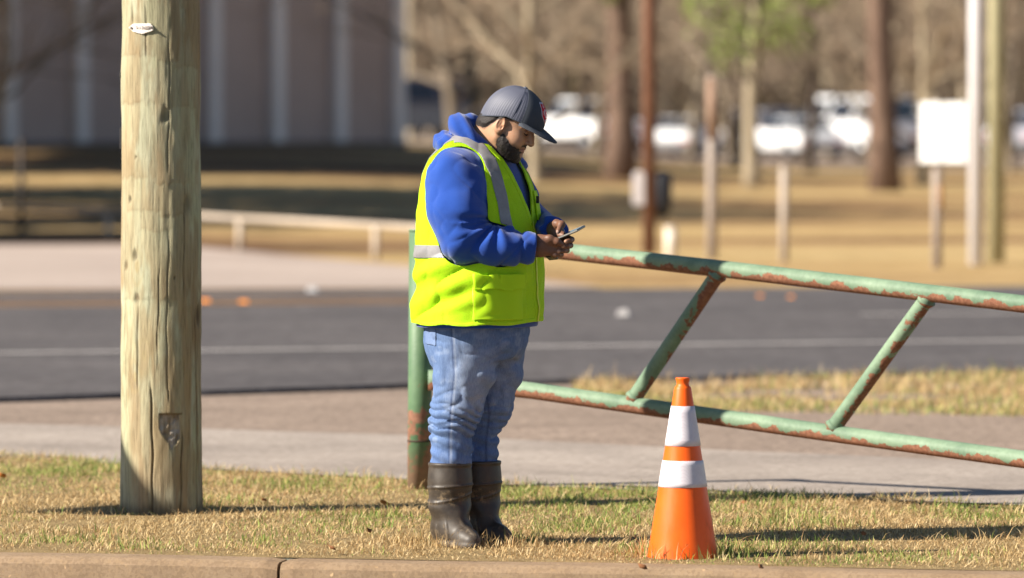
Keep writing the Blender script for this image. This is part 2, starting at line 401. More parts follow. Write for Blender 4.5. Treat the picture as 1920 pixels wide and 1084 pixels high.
ii, kk = np.meshgrid(np.arange(len(zz) - 1), np.arange(NA), indexing='ij'); k2 = (kk + 1) % NA
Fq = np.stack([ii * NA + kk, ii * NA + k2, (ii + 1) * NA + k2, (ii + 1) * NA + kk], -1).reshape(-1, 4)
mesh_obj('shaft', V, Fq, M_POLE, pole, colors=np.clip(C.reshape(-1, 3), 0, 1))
# small pressed metal tag with two nails
M_TAG = plain('tag_metal', (0.78, 0.70, 0.64), 0.55, 0.5, 0.12, 90, bump=0.5, bscale=220); M_NAIL = plain('nail', (0.22, 0.19, 0.17), 0.5, 0.5)
outl = [(248, 57), (253, 53), (257, 50), (289, 50), (292, 54), (294, 58), (294, 62), (286, 65), (274, 69), (266, 67), (256, 64), (252, 60)]
def on_pole(px, py, out):
    a, z = spot(px, py); r_ = 0.1685 - 0.0035 * z + out; return Vector((math.cos(a) * r_, math.sin(a) * r_, z))
cen = (272, 59); V = [on_pole(*cen, 0.011)]; n = len(outl)
for p in outl: V.append(on_pole(p[0], p[1], 0.010))
for p in outl: V.append(on_pole(p[0], p[1], 0.0))
tg = mesh_obj('tag', V, [(0, 1 + (i + 1) % n, 1 + i) for i in range(n)] + [(1 + i, 1 + (i + 1) % n, 1 + n + (i + 1) % n, 1 + n + i) for i in range(n)], M_TAG, pole, smooth=False)
b = MB()
for px, h in ((262, 4), (264.5, 4), (269, 5), (273, 4.5), (275, 4), (279, 5), (282, 5), (285, 4.5)):
    for k in range(3): b.box(on_pole(px + (k == 1) * 0.8, 55 + k * h / 2.2, 0.0115), (0.0016, 0.002, 0.0022))
b.build('pressed_marks', M_TAG, tg)
for px, py in ((254, 57.5), (290.5, 57)):
    MB().lathe([(0.0, 0.006), (0.004, 0.005), (0.005, 0.0), (0.005, -0.006)], (0, 0, 0), 12).build('nail', M_NAIL, pole).matrix_local = Matrix.Translation(on_pole(px, py, 0.014)) @ Matrix.Rotation(R(90), 4, 'X')
M_STAPLE = plain('dark_staple', (0.03, 0.028, 0.028), 0.5)
for py0, py1, o_ in ((243, 282, 0.004), (138, 150, 0.006)):
    b = MB(); a_, z_ = spot(229.5, py0); b.tube([on_pole(228.8, py0, o_), on_pole(228.8, py1, o_)], 0.004, 6); b.build('staple', M_STAPLE, pole)

# ------------------------------------------------------------------ traffic cone
t = NT('cone_orange', 0.38, 0.35); v = t.coord(); f = t.noise(v, 9, 5, 0.6); f2 = t.noise(t.coord((1, 1, 0.25)), 14, 5, 0.75)
cc = t.ramp(f, [(0.3, (0.82, 0.10, 0.004)), (0.7, (0.90, 0.125, 0.006))])
t.color(t.mix(t.ramp(f2, [(0.6, 0.0), (0.74, 0.5)]), cc, (0.42, 0.07, 0.02))).rough(t.ramp(f2, [(0.4, 0.32), (0.7, 0.6)])); M_ORANGE = t.m
t = NT('cone_collar', 0.45, 0.5); v = t.coord((1, 1, 1)); w = t.n('TexBrick', Scale=120.0); t.t.links.new(v, w.inputs['Vector'])
f = t.noise(v, 14, 5, 0.65)
t.color(t.mix(1.0, t.ramp(f, [(0.3, (0.56, 0.50, 0.54)), (0.6, (0.66, 0.61, 0.64))]), t.ramp(w.outputs['Fac'], [(0, (1, 1, 1)), (1, (0.86, 0.85, 0.86))]), 'MULTIPLY')); M_COLLAR = t.m
CB = gp(1280, 1046); CB.z = 0
cone = empty('traffic_cone', CB); tag(cone, 'orange traffic cone with two white reflective collars beside the kerb', 'traffic cone')
SC = FPX / CB.y
def cz(py): return (1046 - py) / SC
def cr(w): return w / 2 / SC
prof_px = [(707, 26), (709, 26.5), (711, 26), (717, 22.5), (722, 24), (725, 30), (728, 32), (760, 42), (1036, 130), (1046, 133)]
body_prof = [(0.0, cz(710)), (cr(18), cz(707.5))] + [(cr(w), cz(py)) for py, w in prof_px] 
MB().lathe(body_prof, n=64).build('cone_body', M_ORANGE, cone, smooth=True)
def cwid(py): return np.interp(py, [p[0] for p in prof_px], [p[1] for p in prof_px])
for p0, p1 in ((760, 835), (862, 912)):
    pr = [(cr(cwid(p0)) - 0.001, cz(p0)), (cr(cwid(p0)) + 0.0022, cz(p0) - 0.0008)] + [(cr(cwid(p0 + (p1 - p0) * k / 6)) + 0.0024, cz(p0 + (p1 - p0) * k / 6)) for k in range(1, 6)] + [(cr(cwid(p1)) + 0.0022, cz(p1) + 0.0008), (cr(cwid(p1)) - 0.001, cz(p1))]
    MB().lathe(pr, n=64).build('reflective_collar', M_COLLAR, cone, smooth=True)

# ------------------------------------------------------------------ pipe gate and its post
t = NT('gate_paint', 0.6, 0.2); v = t.coord(); n1 = t.noise(v, 9, 8, 0.68, 0.25); n2 = t.noise(v, 60, 4, 0.7); geo = t.n('NewGeometry')
sx = t.n('SeparateXYZ'); t.t.links.new(geo.outputs['Normal'], sx.inputs[0])
mask = t.math('SUBTRACT', n1, t.math('MULTIPLY', sx.outputs['Z'], 0.25))
mk = t.ramp(mask, [(0.535, 0.0), (0.55, 1.0)])
green = t.mix(1.0, t.ramp(t.noise(v, 4, 5, 0.6), [(0.3, (0.11, 0.175, 0.115)), (0.7, (0.23, 0.31, 0.21))]), t.ramp(n2, [(0.3, (0.8, 0.82, 0.8)), (0.7, (1.05, 1.05, 1.05))]), 'MULTIPLY')
rust = t.ramp(n2, [(0.3, (0.13, 0.055, 0.035)), (0.55, (0.235, 0.105, 0.062)), (0.8, (0.33, 0.17, 0.10))])
t.color(t.mix(mk, green, rust)).rough(t.ramp(mk, [(0, 0.58), (1, 0.88)]))
t.bump(t.mix(0.75, n2, t.ramp(mk, [(0, 1.0), (1, 0.0)])), 0.4, 0.004); M_GATE = t.m
t = NT('post_paint', 0.55, 0.4); v = t.coord(); n1 = t.noise(v, 7, 8, 0.65, 0.3); n2 = t.noise(v, 50, 4, 0.7)
sx = t.n('SeparateXYZ'); t.t.links.new(t.n('TexCoord').outputs['Object'], sx.inputs[0])
low = t.ramp(sx.outputs['Z'], [(0.1, 0.16), (0.24, 0.05), (0.44, 0.0), (0.62, -0.2)])
x = t.n('MapRange'); t.t.links.new(sx.outputs['Z'], x.inputs[0]); x.inputs[1].default_value = 0.05; x.inputs[2].default_value = 0.55; x.inputs[3].default_value = 0.16; x.inputs[4].default_value = -0.12
mk = t.ramp(t.math('ADD', n1, x.outputs[0]), [(0.535, 0.0), (0.55, 1.0)])
green = t.ramp(t.noise(v, 5, 6, 0.65), [(0.3, (0.055, 0.115, 0.06)), (0.7, (0.11, 0.19, 0.095))])
rust = t.ramp(n2, [(0.3, (0.15, 0.07, 0.045)), (0.7, (0.30, 0.15, 0.095))])
dirt = t.mix(t.ramp(sx.outputs['Z'], [(0.04, 0.85), (0.2, 0.0)]), t.mix(mk, green, rust), (0.22, 0.15, 0.10))
t.color(dirt).bump(n2, 0.3, 0.004); M_POST = t.m
GB = gp(786, 918); GB.z = 0; GS = FPX / GB.y
post = empty('gate_post', GB); tag(post, 'thick green steel gate post with rusty base behind the man', 'gate post')
lean = 4 / GS
b = MB(); b.tube([(0, 0, -0.05), (lean * 0.4, 0, 0.4), (lean, 0, 1.14)], 0.053, 28); b.build('shaft', M_POST, post, smooth=True)
b = MB(); b.tube([(lean * .2, 0, 0.212), (lean * .2, 0, 0.220)], 0.0545, 28); b.build('weld_ring', plain('dark_rust', (0.05, 0.03, 0.02)), post, smooth=True)
b = MB(); b.tube([(lean, 0, 1.14), (lean, 0, 1.15)], 0.0545, 28); b.build('cap', M_POST, post, smooth=True)
def gd(px): return GB.y - (px - 786) * (GB.y - 23.35) / (1900 - 786)
def gpt(px, py): return at(px, py, gd(px))
gate = empty('pipe_gate', gpt(830, 718)); tag(gate, 'rusty pale green tubular pipe gate swung out behind the cone', 'gate'); G0 = Vector(gate.location)
top = [gpt(800, 446), gpt(1070, 473), gpt(1350, 504), gpt(1540, 526), gpt(1900, 568), gpt(2300, 615)]
bot = [gpt(822, 713), gpt(1000, 733), gpt(1350, 783), gpt(1540, 810), gpt(1900, 859), gpt(2300, 912)]
def densify(pts, n=12):
    o = []
    for a, b_ in zip(pts[:-1], pts[1:]):
        for k in range(n): o.append(a.lerp(b_, k / n))
    return o + [pts[-1]]
def part_tube(name, pts, r, m, n=20):
    b = MB(); b.tube([p - G0 for p in pts], r, n); return b.build(name, m, gate, smooth=True)
part_tube('top_rail', densify(top), 0.0365, M_GATE); part_tube('bottom_rail', densify(bot), 0.0365, M_GATE)
MG2 = M_GATE.copy(); [setattr(e, 'position', e.position + 0.05) for n_ in MG2.node_tree.nodes if n_.type == 'VALTORGB' and abs(n_.color_ramp.elements[0].position - 0.535) < 1e-3 for e in reversed(n_.color_ramp.elements)]
for a, b_ in (((1352, 505), (1182, 757)), ((1745, 551), (1556, 812)), ((2130, 596), (1950, 866))):
    br = part_tube('brace', densify([gpt(*a), gpt(*b_)]), 0.033, MG2)
    for e in (a, b_):
        p = gpt(*e); q = gpt(*(b_ if e is a else a)); d_ = (q - p).normalized()
        b = MB(); b.tube([p + d_ * 0.030 - G0, p + d_ * 0.052 - G0], [0.043, 0.034], 20); b.build('weld', M_GATE, br, smooth=True)
part_tube('end_rail', densify([gpt(2290, 614), gpt(2290, 910)]), 0.033, M_GATE)
for q in (gpt(822, 713), gpt(806, 447)):
    b = MB(); b.tube([q - G0 + Vector((-0.045, -0.0, 0)), q - G0 + Vector((0.03, 0, 0))], 0.045, 20); b.build('hinge', M_GATE, gate, smooth=True)

# ------------------------------------------------------------------ grass on the front verge
t = NT('grass_blade', 0.7, 0.25); t.color(t.attr()); t.b.inputs['Subsurface Weight'].default_value = 0.0
tr = t.n('BsdfTranslucent'); t.set(tr, 'Color', t.attr()); mx = t.n('MixShader'); mx.inputs[0].default_value = 0.3
t.t.links.new(t.b.outputs[0], mx.inputs[1]); t.t.links.new(tr.outputs[0], mx.inputs[2]); t.t.links.new(mx.outputs[0], t.t.nodes['Material Output'].inputs[0]); M_BLADE = t.m
RS = np.random.RandomState(11)
GREEN_SPOTS = [(110, 885, 170, 26, 1.0), (1150, 940, 190, 26, .9), (1420, 925, 140, 18, .9), (940, 925, 110, 22, .8), (700, 985, 120, 22, .55), (1500, 975, 260, 16, .5), (1400, 1045, 190, 26, .5), (150, 1020, 160, 14, .45), (1080, 995, 120, 18, .5), (1800, 965, 200, 16, .5), (620, 905, 160, 14, .5), (500, 1010, 120, 16, .4), (1650, 1050, 160, 16, .4), (980, 1015, 60, 12, .7)]
def greenness(x, y):
    px = 960 + x / y * FPX; py = 239 + CAM_H / y * FPX
    g = np.zeros_like(x)
    for cx, cy, sx_, sy_, w in GREEN_SPOTS: g = np.maximum(g, w * np.exp(-((px - cx) / sx_) ** 2 - ((py - cy) / sy_) ** 2))
    P = np.stack([x, y, x * 0], -1); return np.clip(g * 0.75 + 0.36 * fbm(P, 2.4, 3, 4) - 0.04, 0, 1)
def blades(name, x, y, z, h, w, lay, colr, label, parent=None):
    n = len(x); th = RS.rand(n) * 2 * math.pi; dx, dy = np.cos(th), np.sin(th); lx = RS.randn(n) * 0.5 + dy; ly = RS.randn(n) * 0.5 - dx
    l = np.hypot(lx, ly); lx, ly = lx / l, ly / l
    V = np.empty((n, 5, 3))
    for k, (fr, ws) in enumerate(((0, 1), (0, -1), (0.55, 0.8), (0.55, -0.8), (1, 0))):
        out = lay * h * fr ** 1.6; up = h * (fr - 0.35 * lay * fr ** 2) * np.sqrt(np.clip(1 - 0.55 * lay ** 2, 0.05, 1))
        V[:, k, 0] = x + dx * w * ws + lx * out; V[:, k, 1] = y + dy * w * ws + ly * out; V[:, k, 2] = z + up
    base = np.arange(n) * 5
    tri = np.concatenate([np.stack([base, base + 1, base + 3], -1), np.stack([base, base + 3, base + 2], -1), np.stack([base + 2, base + 3, base + 4], -1)])
    cl = np.repeat(colr[:, None, :], 5, 1); cl[:, 4] *= 1.12
    o = mesh_obj(name, V.reshape(-1, 3), tri, M_BLADE, parent, smooth=True, colors=np.clip(cl.reshape(-1, 3), 0, 1))
    return tag(o, label, 'grass', kind='stuff')
def straw(n, g):
    dry = np.array([(0.56, 0.41, 0.205), (0.48, 0.325, 0.15), (0.64, 0.50, 0.28), (0.36, 0.22, 0.10)])[RS.choice(4, n, p=[.38, .3, .2, .12])]
    gr = np.array([(0.20, 0.27, 0.055), (0.30, 0.35, 0.08), (0.13, 0.20, 0.045), (0.36, 0.37, 0.12)])[RS.choice(4, n)]
    isg = (RS.rand(n) < g)[:, None]; c = np.where(isg, gr, dry); return c * (0.8 + 0.4 * RS.rand(n, 1)), isg[:, 0]
def kerb_y(x): return KL.y + (x - KL.x) * kd.y / kd.x
def scatter(n, x0, x1):
    x = RS.uniform(x0, x1, n); y0 = kerb_y(x) + 0.0; y1 = edge_y(x) + 0.02 + 0.08 * np.sin(x * 9) * np.sin(x * 4.1)
    return x, y0 + (y1 - y0) * RS.rand(n)
xa, ya = scatter(170000, -2.75, 2.75); xb, yb = scatter(26000, -6, -2.75); xc, yc = scatter(26000, 2.75, 6)
x = np.concatenate([xa, xb, xc]); y = np.concatenate([ya, yb, yc]); n = len(x)
keep = (np.hypot(x - PB.x, y - PB.y) > 0.17) & (np.hypot(x - CB.x, y - CB.y) > 0.12); x, y = x[keep], y[keep]; n = len(x)
bare = fbm(np.stack([x, y, x * 0], -1), 3.3, 3, 44); keep = RS.rand(n) < np.clip(1.15 - 1.6 * np.clip(bare - 0.25, 0, 1) * 2, 0.25, 1); x, y = x[keep], y[keep]; n = len(x)
g = greenness(x, y); cl, isg = straw(n, g * 0.9)
P = np.stack([x, y, x * 0], -1); tall = 0.75 + 0.5 * (fbm(P, 3.0, 2, 8))
lay = np.where(isg, RS.uniform(0.1, 0.8, n), RS.uniform(0.45, 1.3, n))
h = np.where(isg, RS.gamma(6, 0.0055, n), RS.gamma(3, 0.0088, n)) * np.clip(tall, 0.4, 1.4) * (1 + 0.35 * g)
mpx = gp(880, 1022); rb_ = np.minimum(np.hypot((x - mpx.x) / 1.4, y - mpx.y) / 0.17, np.hypot(x - CB.x, y - CB.y) / 0.15); h = h * (1 + 1.1 * np.exp(-(rb_ - 1) ** 2 / 0.12)); lay = np.where(np.abs(rb_ - 1) < 0.3, lay * 0.5, lay)
kd_ = np.clip((y - kerb_y(x)) / 0.25, 0.35, 1); h = np.clip(h, 0.006, 0.10) * kd_
blades('verge_grass', x, y, np.full(n, 0.002), h, np.where(isg, 0.0019, 0.0018) * (0.7 + 0.6 * RS.rand(n)), lay, cl, 'short dry mown grass of the verge along the kerb')
# a few long fallen straws and tall stems
n = 420; xs_, ys_ = scatter(n, -2.6, 2.6); c_, _ = straw(n, np.full(n, 0.12)); c_ = c_ * 1.15
blades('loose_straw', xs_, ys_, np.full(n, 0.012), RS.uniform(0.05, 0.16, n), np.full(n, 0.0018), RS.uniform(0.9, 1.5, n), c_, 'long loose dry straws lying on the mown verge')
# taller grass on the island by the road, right
n = 46000; px = RS.uniform(1075, 2350, n); v_ = RS.rand(n)
lo = np.interp(px, [1075, 1300, 1920, 2350], [735, 772, 786, 792]); hi = np.interp(px, [1075, 1300, 1920, 2350], [724, 717, 704, 696])
pyy = lo + (hi - lo) * v_; Y = CAM_H * FPX / (pyy - 239); X = (px - 960) / FPX * Y
P = np.stack([X, Y, X * 0], -1); nn = fbm(P, 1.3, 3, 2); keep = RS.rand(n) < 0.55 + nn; X, Y, v_ = X[keep], Y[keep], v_[keep]; n = len(X)
cl, isg = straw(n, np.clip(0.14 + 0.35 * fbm(np.stack([X, Y, X * 0], -1), 0.9, 2, 21) + 0.3 * (v_ < 0.2), 0, 1))
blades('island_grass', X, Y, np.full(n, 0.004), np.clip(RS.gamma(5, 0.0105, n), 0.02, 0.18) * (0.6 + 0.7 * v_), np.full(n, 0.0032), RS.uniform(0.2, 0.9, n), cl, 'taller dry grass on the island between driveway and road')
n = 26000; X = RS.uniform(-9, 9, n); Y = edge_y(X) + RS.gamma(1.5, 0.03, n) - 0.02; cl, isg = straw(n, np.full(n, 0.3))
ok = RS.rand(n) < 0.35 + 0.6 * fbm(np.stack([X, Y, X * 0], -1), 2.1, 2, 5); X, Y, cl = X[ok], Y[ok], cl[ok]; n = len(X)
blades('driveway_edge_grass', X, Y, np.full(n, 0.008), np.clip(RS.gamma(4, 0.008, n), 0.008, 0.07), np.full(n, 0.0016), RS.uniform(0.3, 1.2, n), cl, 'thin grass creeping over the edge of the driveway')
# fallen leaves
M_LEAF = plain('fallen_leaf', (0.20, 0.085, 0.035), 0.8, 0.2, 0.4, 30); M_LEAF2 = plain('orange_leaf', (0.42, 0.15, 0.03), 0.8, 0.2, 0.3, 30)
for i, (px, py, s, m) in enumerate(((720, 943, 1.1, M_LEAF2), (690, 995, 1.2, M_LEAF), (622, 1028, 1.0, M_LEAF), (6, 892, 1.2, M_LEAF2), (1395, 942, .9, M_LEAF), (1315, 972, 1.0, M_LEAF), (1425, 1063, 1.3, M_LEAF), (1205, 1063, 1.0, M_LEAF), (496, 938, .9, M_LEAF), (1620, 1000, .8, M_LEAF))):
    p = gp(px, py, 0.03); pts = [(-.02, 0, 0), (-.008, .009, .006), (.01, .008, .002), (.024, 0, .008), (.01, -.009, 0), (-.008, -.01, .005), (0, 0, -.004)]
    F = [(6, 0, 1), (6, 1, 2), (6, 2, 3), (6, 3, 4), (6, 4, 5), (6, 5, 0)]
    o = mesh_obj('fallen_leaf', [Vector(q) * s for q in pts], F, m); o.location = p; o.rotation_euler = (R(50 + 20 * math.sin(i * 3)), R(25 * math.cos(i * 5)), i * 1.3)
    sd = o.modifiers.new('solid', 'SOLIDIFY'); sd.thickness = 0.0012
    tag(o, ['orange fallen leaf on the grass behind the boots', 'curled brown leaf on the grass left of the boots', 'brown leaf near the kerb left of the boots', 'orange leaf at the left edge of the verge', 'small dark leaf right of the cone', 'dark leaf behind the cone in the grass', 'flat brown leaf against the kerb right of the cone', 'brown leaf against the kerb left of the cone', 'small brown leaf right of the wooden pole', 'brown leaf in the cone shadow'][i], 'leaf', 'fallen leaves on the verge')

# ------------------------------------------------------------------ diamond sign added out of view to cast shade on the pole base
az = (math.cos(SH_AZ), math.sin(SH_AZ)); S_ = 4.0
foot = Vector((PB.x - az[0] * S_ - az[1] * -0.0, PB.y - az[1] * S_, 0)); ncur = -az[1] * foot.x + az[0] * foot.y
poln = -az[1] * PB.x + az[0] * PB.y
foot += Vector((-az[1], az[0], 0)) * 0.13
ws = empty('shade_sign', foot, SH_AZ); tag(ws, 'orange diamond sign on a post added outside the left edge to shade the pole', 'sign')
zc = math.tan(SUN_EL) * S_ - 0.03
b = MB(); b.add([(x_, sx_ * 0.36, zc + sz_ * 0.36) for x_ in (-0.004, 0.004) for sx_, sz_ in ((0, -1), (1, 0), (0, 1), (-1, 0))], [(0, 1, 2, 3), (7, 6, 5, 4), (0, 4, 5, 1), (1, 5, 6, 2), (2, 6, 7, 3), (3, 7, 4, 0)]); b.build('panel', M_ORANGE, ws)
b = MB(); b.box((0.03, 0, zc / 2 + 0.05), (0.02, 0.02, zc / 2 + 0.15)); b.build('post', plain('shade_sign_post', (0.3, 0.3, 0.3), 0.5, metal=0.5), ws)
# ------------------------------------------------------------------ background: building, fence, poles, signs, cars, trees
def lit(name, c, rough=0.7, **k): return plain(name, c, rough, **k)
M_WALL = speckle('building_wall', (0.46, 0.355, 0.31), (0.55, 0.43, 0.38), (0.85, 0.84, 0.83), 0.3, 9)
M_PIL = speckle('pilaster', (0.80, 0.73, 0.69), (0.88, 0.81, 0.77), (0.9, 0.9, 0.9), 0.4, 6)
BA = R(50); q0 = gt(742, 156); wd = Vector((math.cos(BA), math.sin(BA), 0)); wnrm = Vector((math.sin(BA), -math.cos(BA), 0))
bld = empty('building', q0); tag(bld, 'long mauve brown building with pale vertical pilasters behind the wooden pole', 'building')
def bw(s, out, z): return wd * s + wnrm * out + Vector((0, 0, z))
# bays: solve where each pilaster pixel column meets the wall line
def wall_s(px):
    k = (px - 960) / FPX; return (k * q0.y - q0.x) / (wd.x - k * wd.y)
cols = [742, 632, 515, 396, 272, 147, 12, -130, -280, -440]
ss = [wall_s(c_) for c_ in cols]; BH = 6.6
for i in range(len(ss) - 1):
    b = MB(); a, e = ss[i], ss[i + 1]; mid = (a + e) / 2; hl = abs(e - a) / 2 - 0.01
    b.box(bw(mid, -0.15, BH / 2 - 1.2), (hl, 0.12, BH / 2 + 1.2), BA); b.build('wall_panel', M_WALL, bld)
for s in ss:
    b = MB(); b.box(bw(s, 0.0, BH / 2 - 1.2), (0.21, 0.20, BH / 2 + 1.2), BA); b.build('pilaster', M_PIL, bld)
b = MB(); mid = (ss[0] + ss[-1]) / 2; hl = abs(ss[-1] - ss[0]) / 2
b.box(bw(mid, -9.3, BH / 2 - 1.2), (hl + 0.2, 9.0, BH / 2 + 1.2), BA); b.build('rear_block', M_WALL, bld)
b = MB(); b.box(bw(mid, -9.0, BH + 0.2), (hl + 0.7, 9.7, 0.25), BA); b.build('roof', lit('roof', (0.3, 0.28, 0.27)), bld)
b = MB(); b.box(bw(mid, 0.0, -0.2), (hl + .2, 0.26, 0.35), BA); b.build('plinth', lit('plinth', (0.10, 0.09, 0.09)), bld)

M_RAIL = lit('rail_paint', (0.46, 0.38, 0.30)); M_GPOST = lit('grey_post', (0.36, 0.30, 0.26)); M_BROWNP = lit('brown_pole', (0.17, 0.08, 0.048), 0.8)
rail = empty('rail_fence', gp(450, 470)); tag(rail, 'low pale pipe rail fence along the far lot', 'fence'); r0 = Vector(rail.location)
fp = [(-560, 418), (-300, 430), (-60, 438), (203, 452), (450, 470), (705, 488), (960, 508)]
tops = []
for p in fp:
    g_ = gp(*p); b = MB(); b.tube([g_ - r0 - Vector((0, 0, .1)), g_ - r0 + Vector((0, 0, 0.42))], 0.045, 10); b.build('post', M_RAIL, rail, smooth=True); tops.append(g_ - r0 + Vector((0, 0, 0.42)))
for a, e in zip(tops[:-1], tops[1:]):
    b = MB(); b.tube([a, e], 0.04, 10); b.build('rail', M_RAIL, rail, smooth=True)
def simple_post(name, px, py, h, w, m, label, cat, n=14, cap=True):
    g_ = gp(px, py); o = empty(name, g_); tag(o, label, cat)
    b = MB(); b.tube([(0, 0, -0.2), (0, 0, h * 0.5), (0, 0, h)], w / 2, n); b.build('shaft', m, o, smooth=True)
    if cap:
        b = MB(); b.tube([(0, 0, h), (0, 0, h + 0.03)], [w / 2 * 1.08, w / 2 * 0.8], n); b.build('cap', m, o, smooth=True)
    return o
simple_post('fence_post', 40, 441, 1.42, 0.085, lit('dark_post', (0.05, 0.04, 0.035)), 'thin dark post left of the wooden pole', 'post')
o = simple_post('steel_pole', 1217, 478, 7.5, 0.17, M_BROWNP, 'tall rusty brown pole behind the pipe gate', 'pole')
bx = Vector(o.location)
b = MB(); b.lathe([(0.0, 0.62), (0.08, 0.60), (0.125, 0.52), (0.13, 0.2), (0.10, 0.05), (0.03, 0.0), (0.0, 0.0)], n=20)
bag = b.build('hanging_bag', lit('black_bag', (0.02, 0.02, 0.025), 0.5), None, smooth=True); bag.location = bx + Vector((0.16, 0.05, 0.46)); tag(bag, 'black bulging bag hanging on the rusty brown pole', 'bag')
b = MB(); b.box((0, 0, 0.2), (0.075, 0.02, 0.2)); b.box((0, 0.0, 0.41), (0.05, 0.015, 0.02))
pan = b.build('notice_board', lit('pale_panel', (0.6, 0.55, 0.55)), None, bevel=0.01); pan.location = bx + Vector((-0.13, -0.06, 0.62)); tag(pan, 'small pale panel fixed on the left of the rusty brown pole', 'sign')
simple_post('marker_post', 1258, 484, 0.36, 0.15, lit('white_stub', (0.68, 0.6, 0.5)), 'short white stub post beside the rusty brown pole', 'post')
o = simple_post('fence_post', 1335, 486, 2.2, 0.13, M_GPOST, 'grey brown post reaching above the gate rail, left of the short post', 'post')
b = MB(); b.tube([(0, 0, 1.45), (0, 0, 2.2)], 0.067, 14); b.build('rusty_sleeve', lit('sleeve', (0.28, 0.18, 0.125)), o, smooth=True)
simple_post('fence_post', 1470, 492, 1.12, 0.10, lit('pale_post', (0.42, 0.35, 0.29)), 'short pale post in the middle of the dry lawn', 'post')
M_SIGNW = lit('sign_white', (0.92, 0.91, 0.88), 0.5, var=0.05)
g_ = gp(1757, 503); sg = empty('road_sign', g_); tag(sg, 'white double panel road sign on a grey post', 'sign'); ssx = g_.y / FPX
b = MB(); b.tube([(0, 0.03, -0.2), (0, 0.03, 1.9)], 0.055, 10); b.build('post', M_GPOST, sg, smooth=True)
b = MB(); b.tube([(0.035, 0.0, 0.68), (0.035, 0.0, 0.95)], 0.03, 8); b.build('rust_clamp', lit('rust_clamp', (0.40, 0.20, 0.07)), sg, smooth=True)
for k, (p0, p1, yy) in enumerate(((1724, 1766, -0.05), (1768.5, 1810, -0.135))):
    b = MB(); x0, x1 = (p0 - 1757) * ssx, (p1 - 1757) * ssx; z0, z1 = 1.6 - (306 - 239) * ssx, 1.6 - (192 - 239) * ssx
    b.box(((x0 + x1) / 2, yy, (z0 + z1) / 2), ((x1 - x0) / 2 * 1.05, 0.012, (z1 - z0) / 2), -0.31); b.build('panel', M_SIGNW, sg, bevel=0.01)
simple_post('white_pole', 1830, 497, 8, 0.175, lit('white_pole', (0.72, 0.70, 0.72), 0.5, var=0.06), 'tall white pole near the right edge', 'pole')
simple_post('wooden_pole', 1868, 492, 8, 0.2, lit('far_wood_pole', (0.36, 0.33, 0.20)), 'tall greenish wooden pole right of the white pole', 'pole')
# reflectors and bits of litter on the road
M_REFL = lit('amber', (0.85, 0.28, 0.03), 0.3); M_LIT = lit('white_litter', (0.36, 0.34, 0.33), 0.6)
for i, (px, py, m, lab) in enumerate(((385, 566, M_REFL, 'amber road reflector just right of the wooden pole'), (457, 568, M_REFL, 'amber road reflector second from the wooden pole'), (1425, 556, M_REFL, 'amber road reflector under the gate rail'), (1483, 558, M_REFL, 'amber road reflector right of its twin under the gate rail'))):
    p = gp(px, py, 0.04); b = MB(); b.add([(-.05, -.06, 0), (.05, -.06, 0), (.05, .06, 0), (-.05, .06, 0), (-.03, -.03, .025), (.03, -.03, .025), (.03, .03, .025), (-.03, .03, .025)], [(0, 1, 5, 4), (1, 2, 6, 5), (2, 3, 7, 6), (3, 0, 4, 7), (4, 5, 6, 7)])
    o = b.build('road_reflector', m); o.location = p; o.scale = (0.6,) * 3 if i > 1 else (1, 1, 1); tag(o, lab, 'reflector', 'amber road reflectors')
for px, py, z, lab in ((1168, 592, 0.045, 'white scrap of litter on the road beyond the gate'), (585, 547, 0.045, 'white scrap of litter on the far edge of the road')):
    p = gp(px, py, z); b = MB(); b.add([(-.06, -.05, 0), (.05, -.06, 0), (.07, .05, 0.01), (-.05, .06, 0), (-.04, -.02, .05), (.03, -.02, .06), (.04, .02, .04), (-.02, .03, .05)], [(0, 1, 5, 4), (1, 2, 6, 5), (2, 3, 7, 6), (3, 0, 4, 7), (4, 5, 6, 7)])
    o = b.build('litter', M_LIT); o.location = p; tag(o, lab, 'litter')

shade_shed = empty('shade_shed', gt(-430, 80)); tag(shade_shed, 'small pale hut added outside the left edge to shade the far lot', 'shade_shed')  # unseen building added to cast shade across the far lot
b = MB(); b.box((0, 0, 1.3), (1.6, 3.0, 1.4)); b.build('wall', lit('shade_shed_wall', (0.4, 0.38, 0.35)), shade_shed)
b = MB(); b.add([(-1.8, -3.2, 2.7), (1.8, -3.2, 2.7), (0, -3.2, 3.6), (-1.8, 3.2, 2.7), (1.8, 3.2, 2.7), (0, 3.2, 3.6)], [(0, 1, 2), (5, 4, 3), (0, 2, 5, 3), (1, 4, 5, 2), (0, 3, 4, 1)]); b.build('roof', lit('shade_shed_roof', (0.2, 0.17, 0.16)), shade_shed)

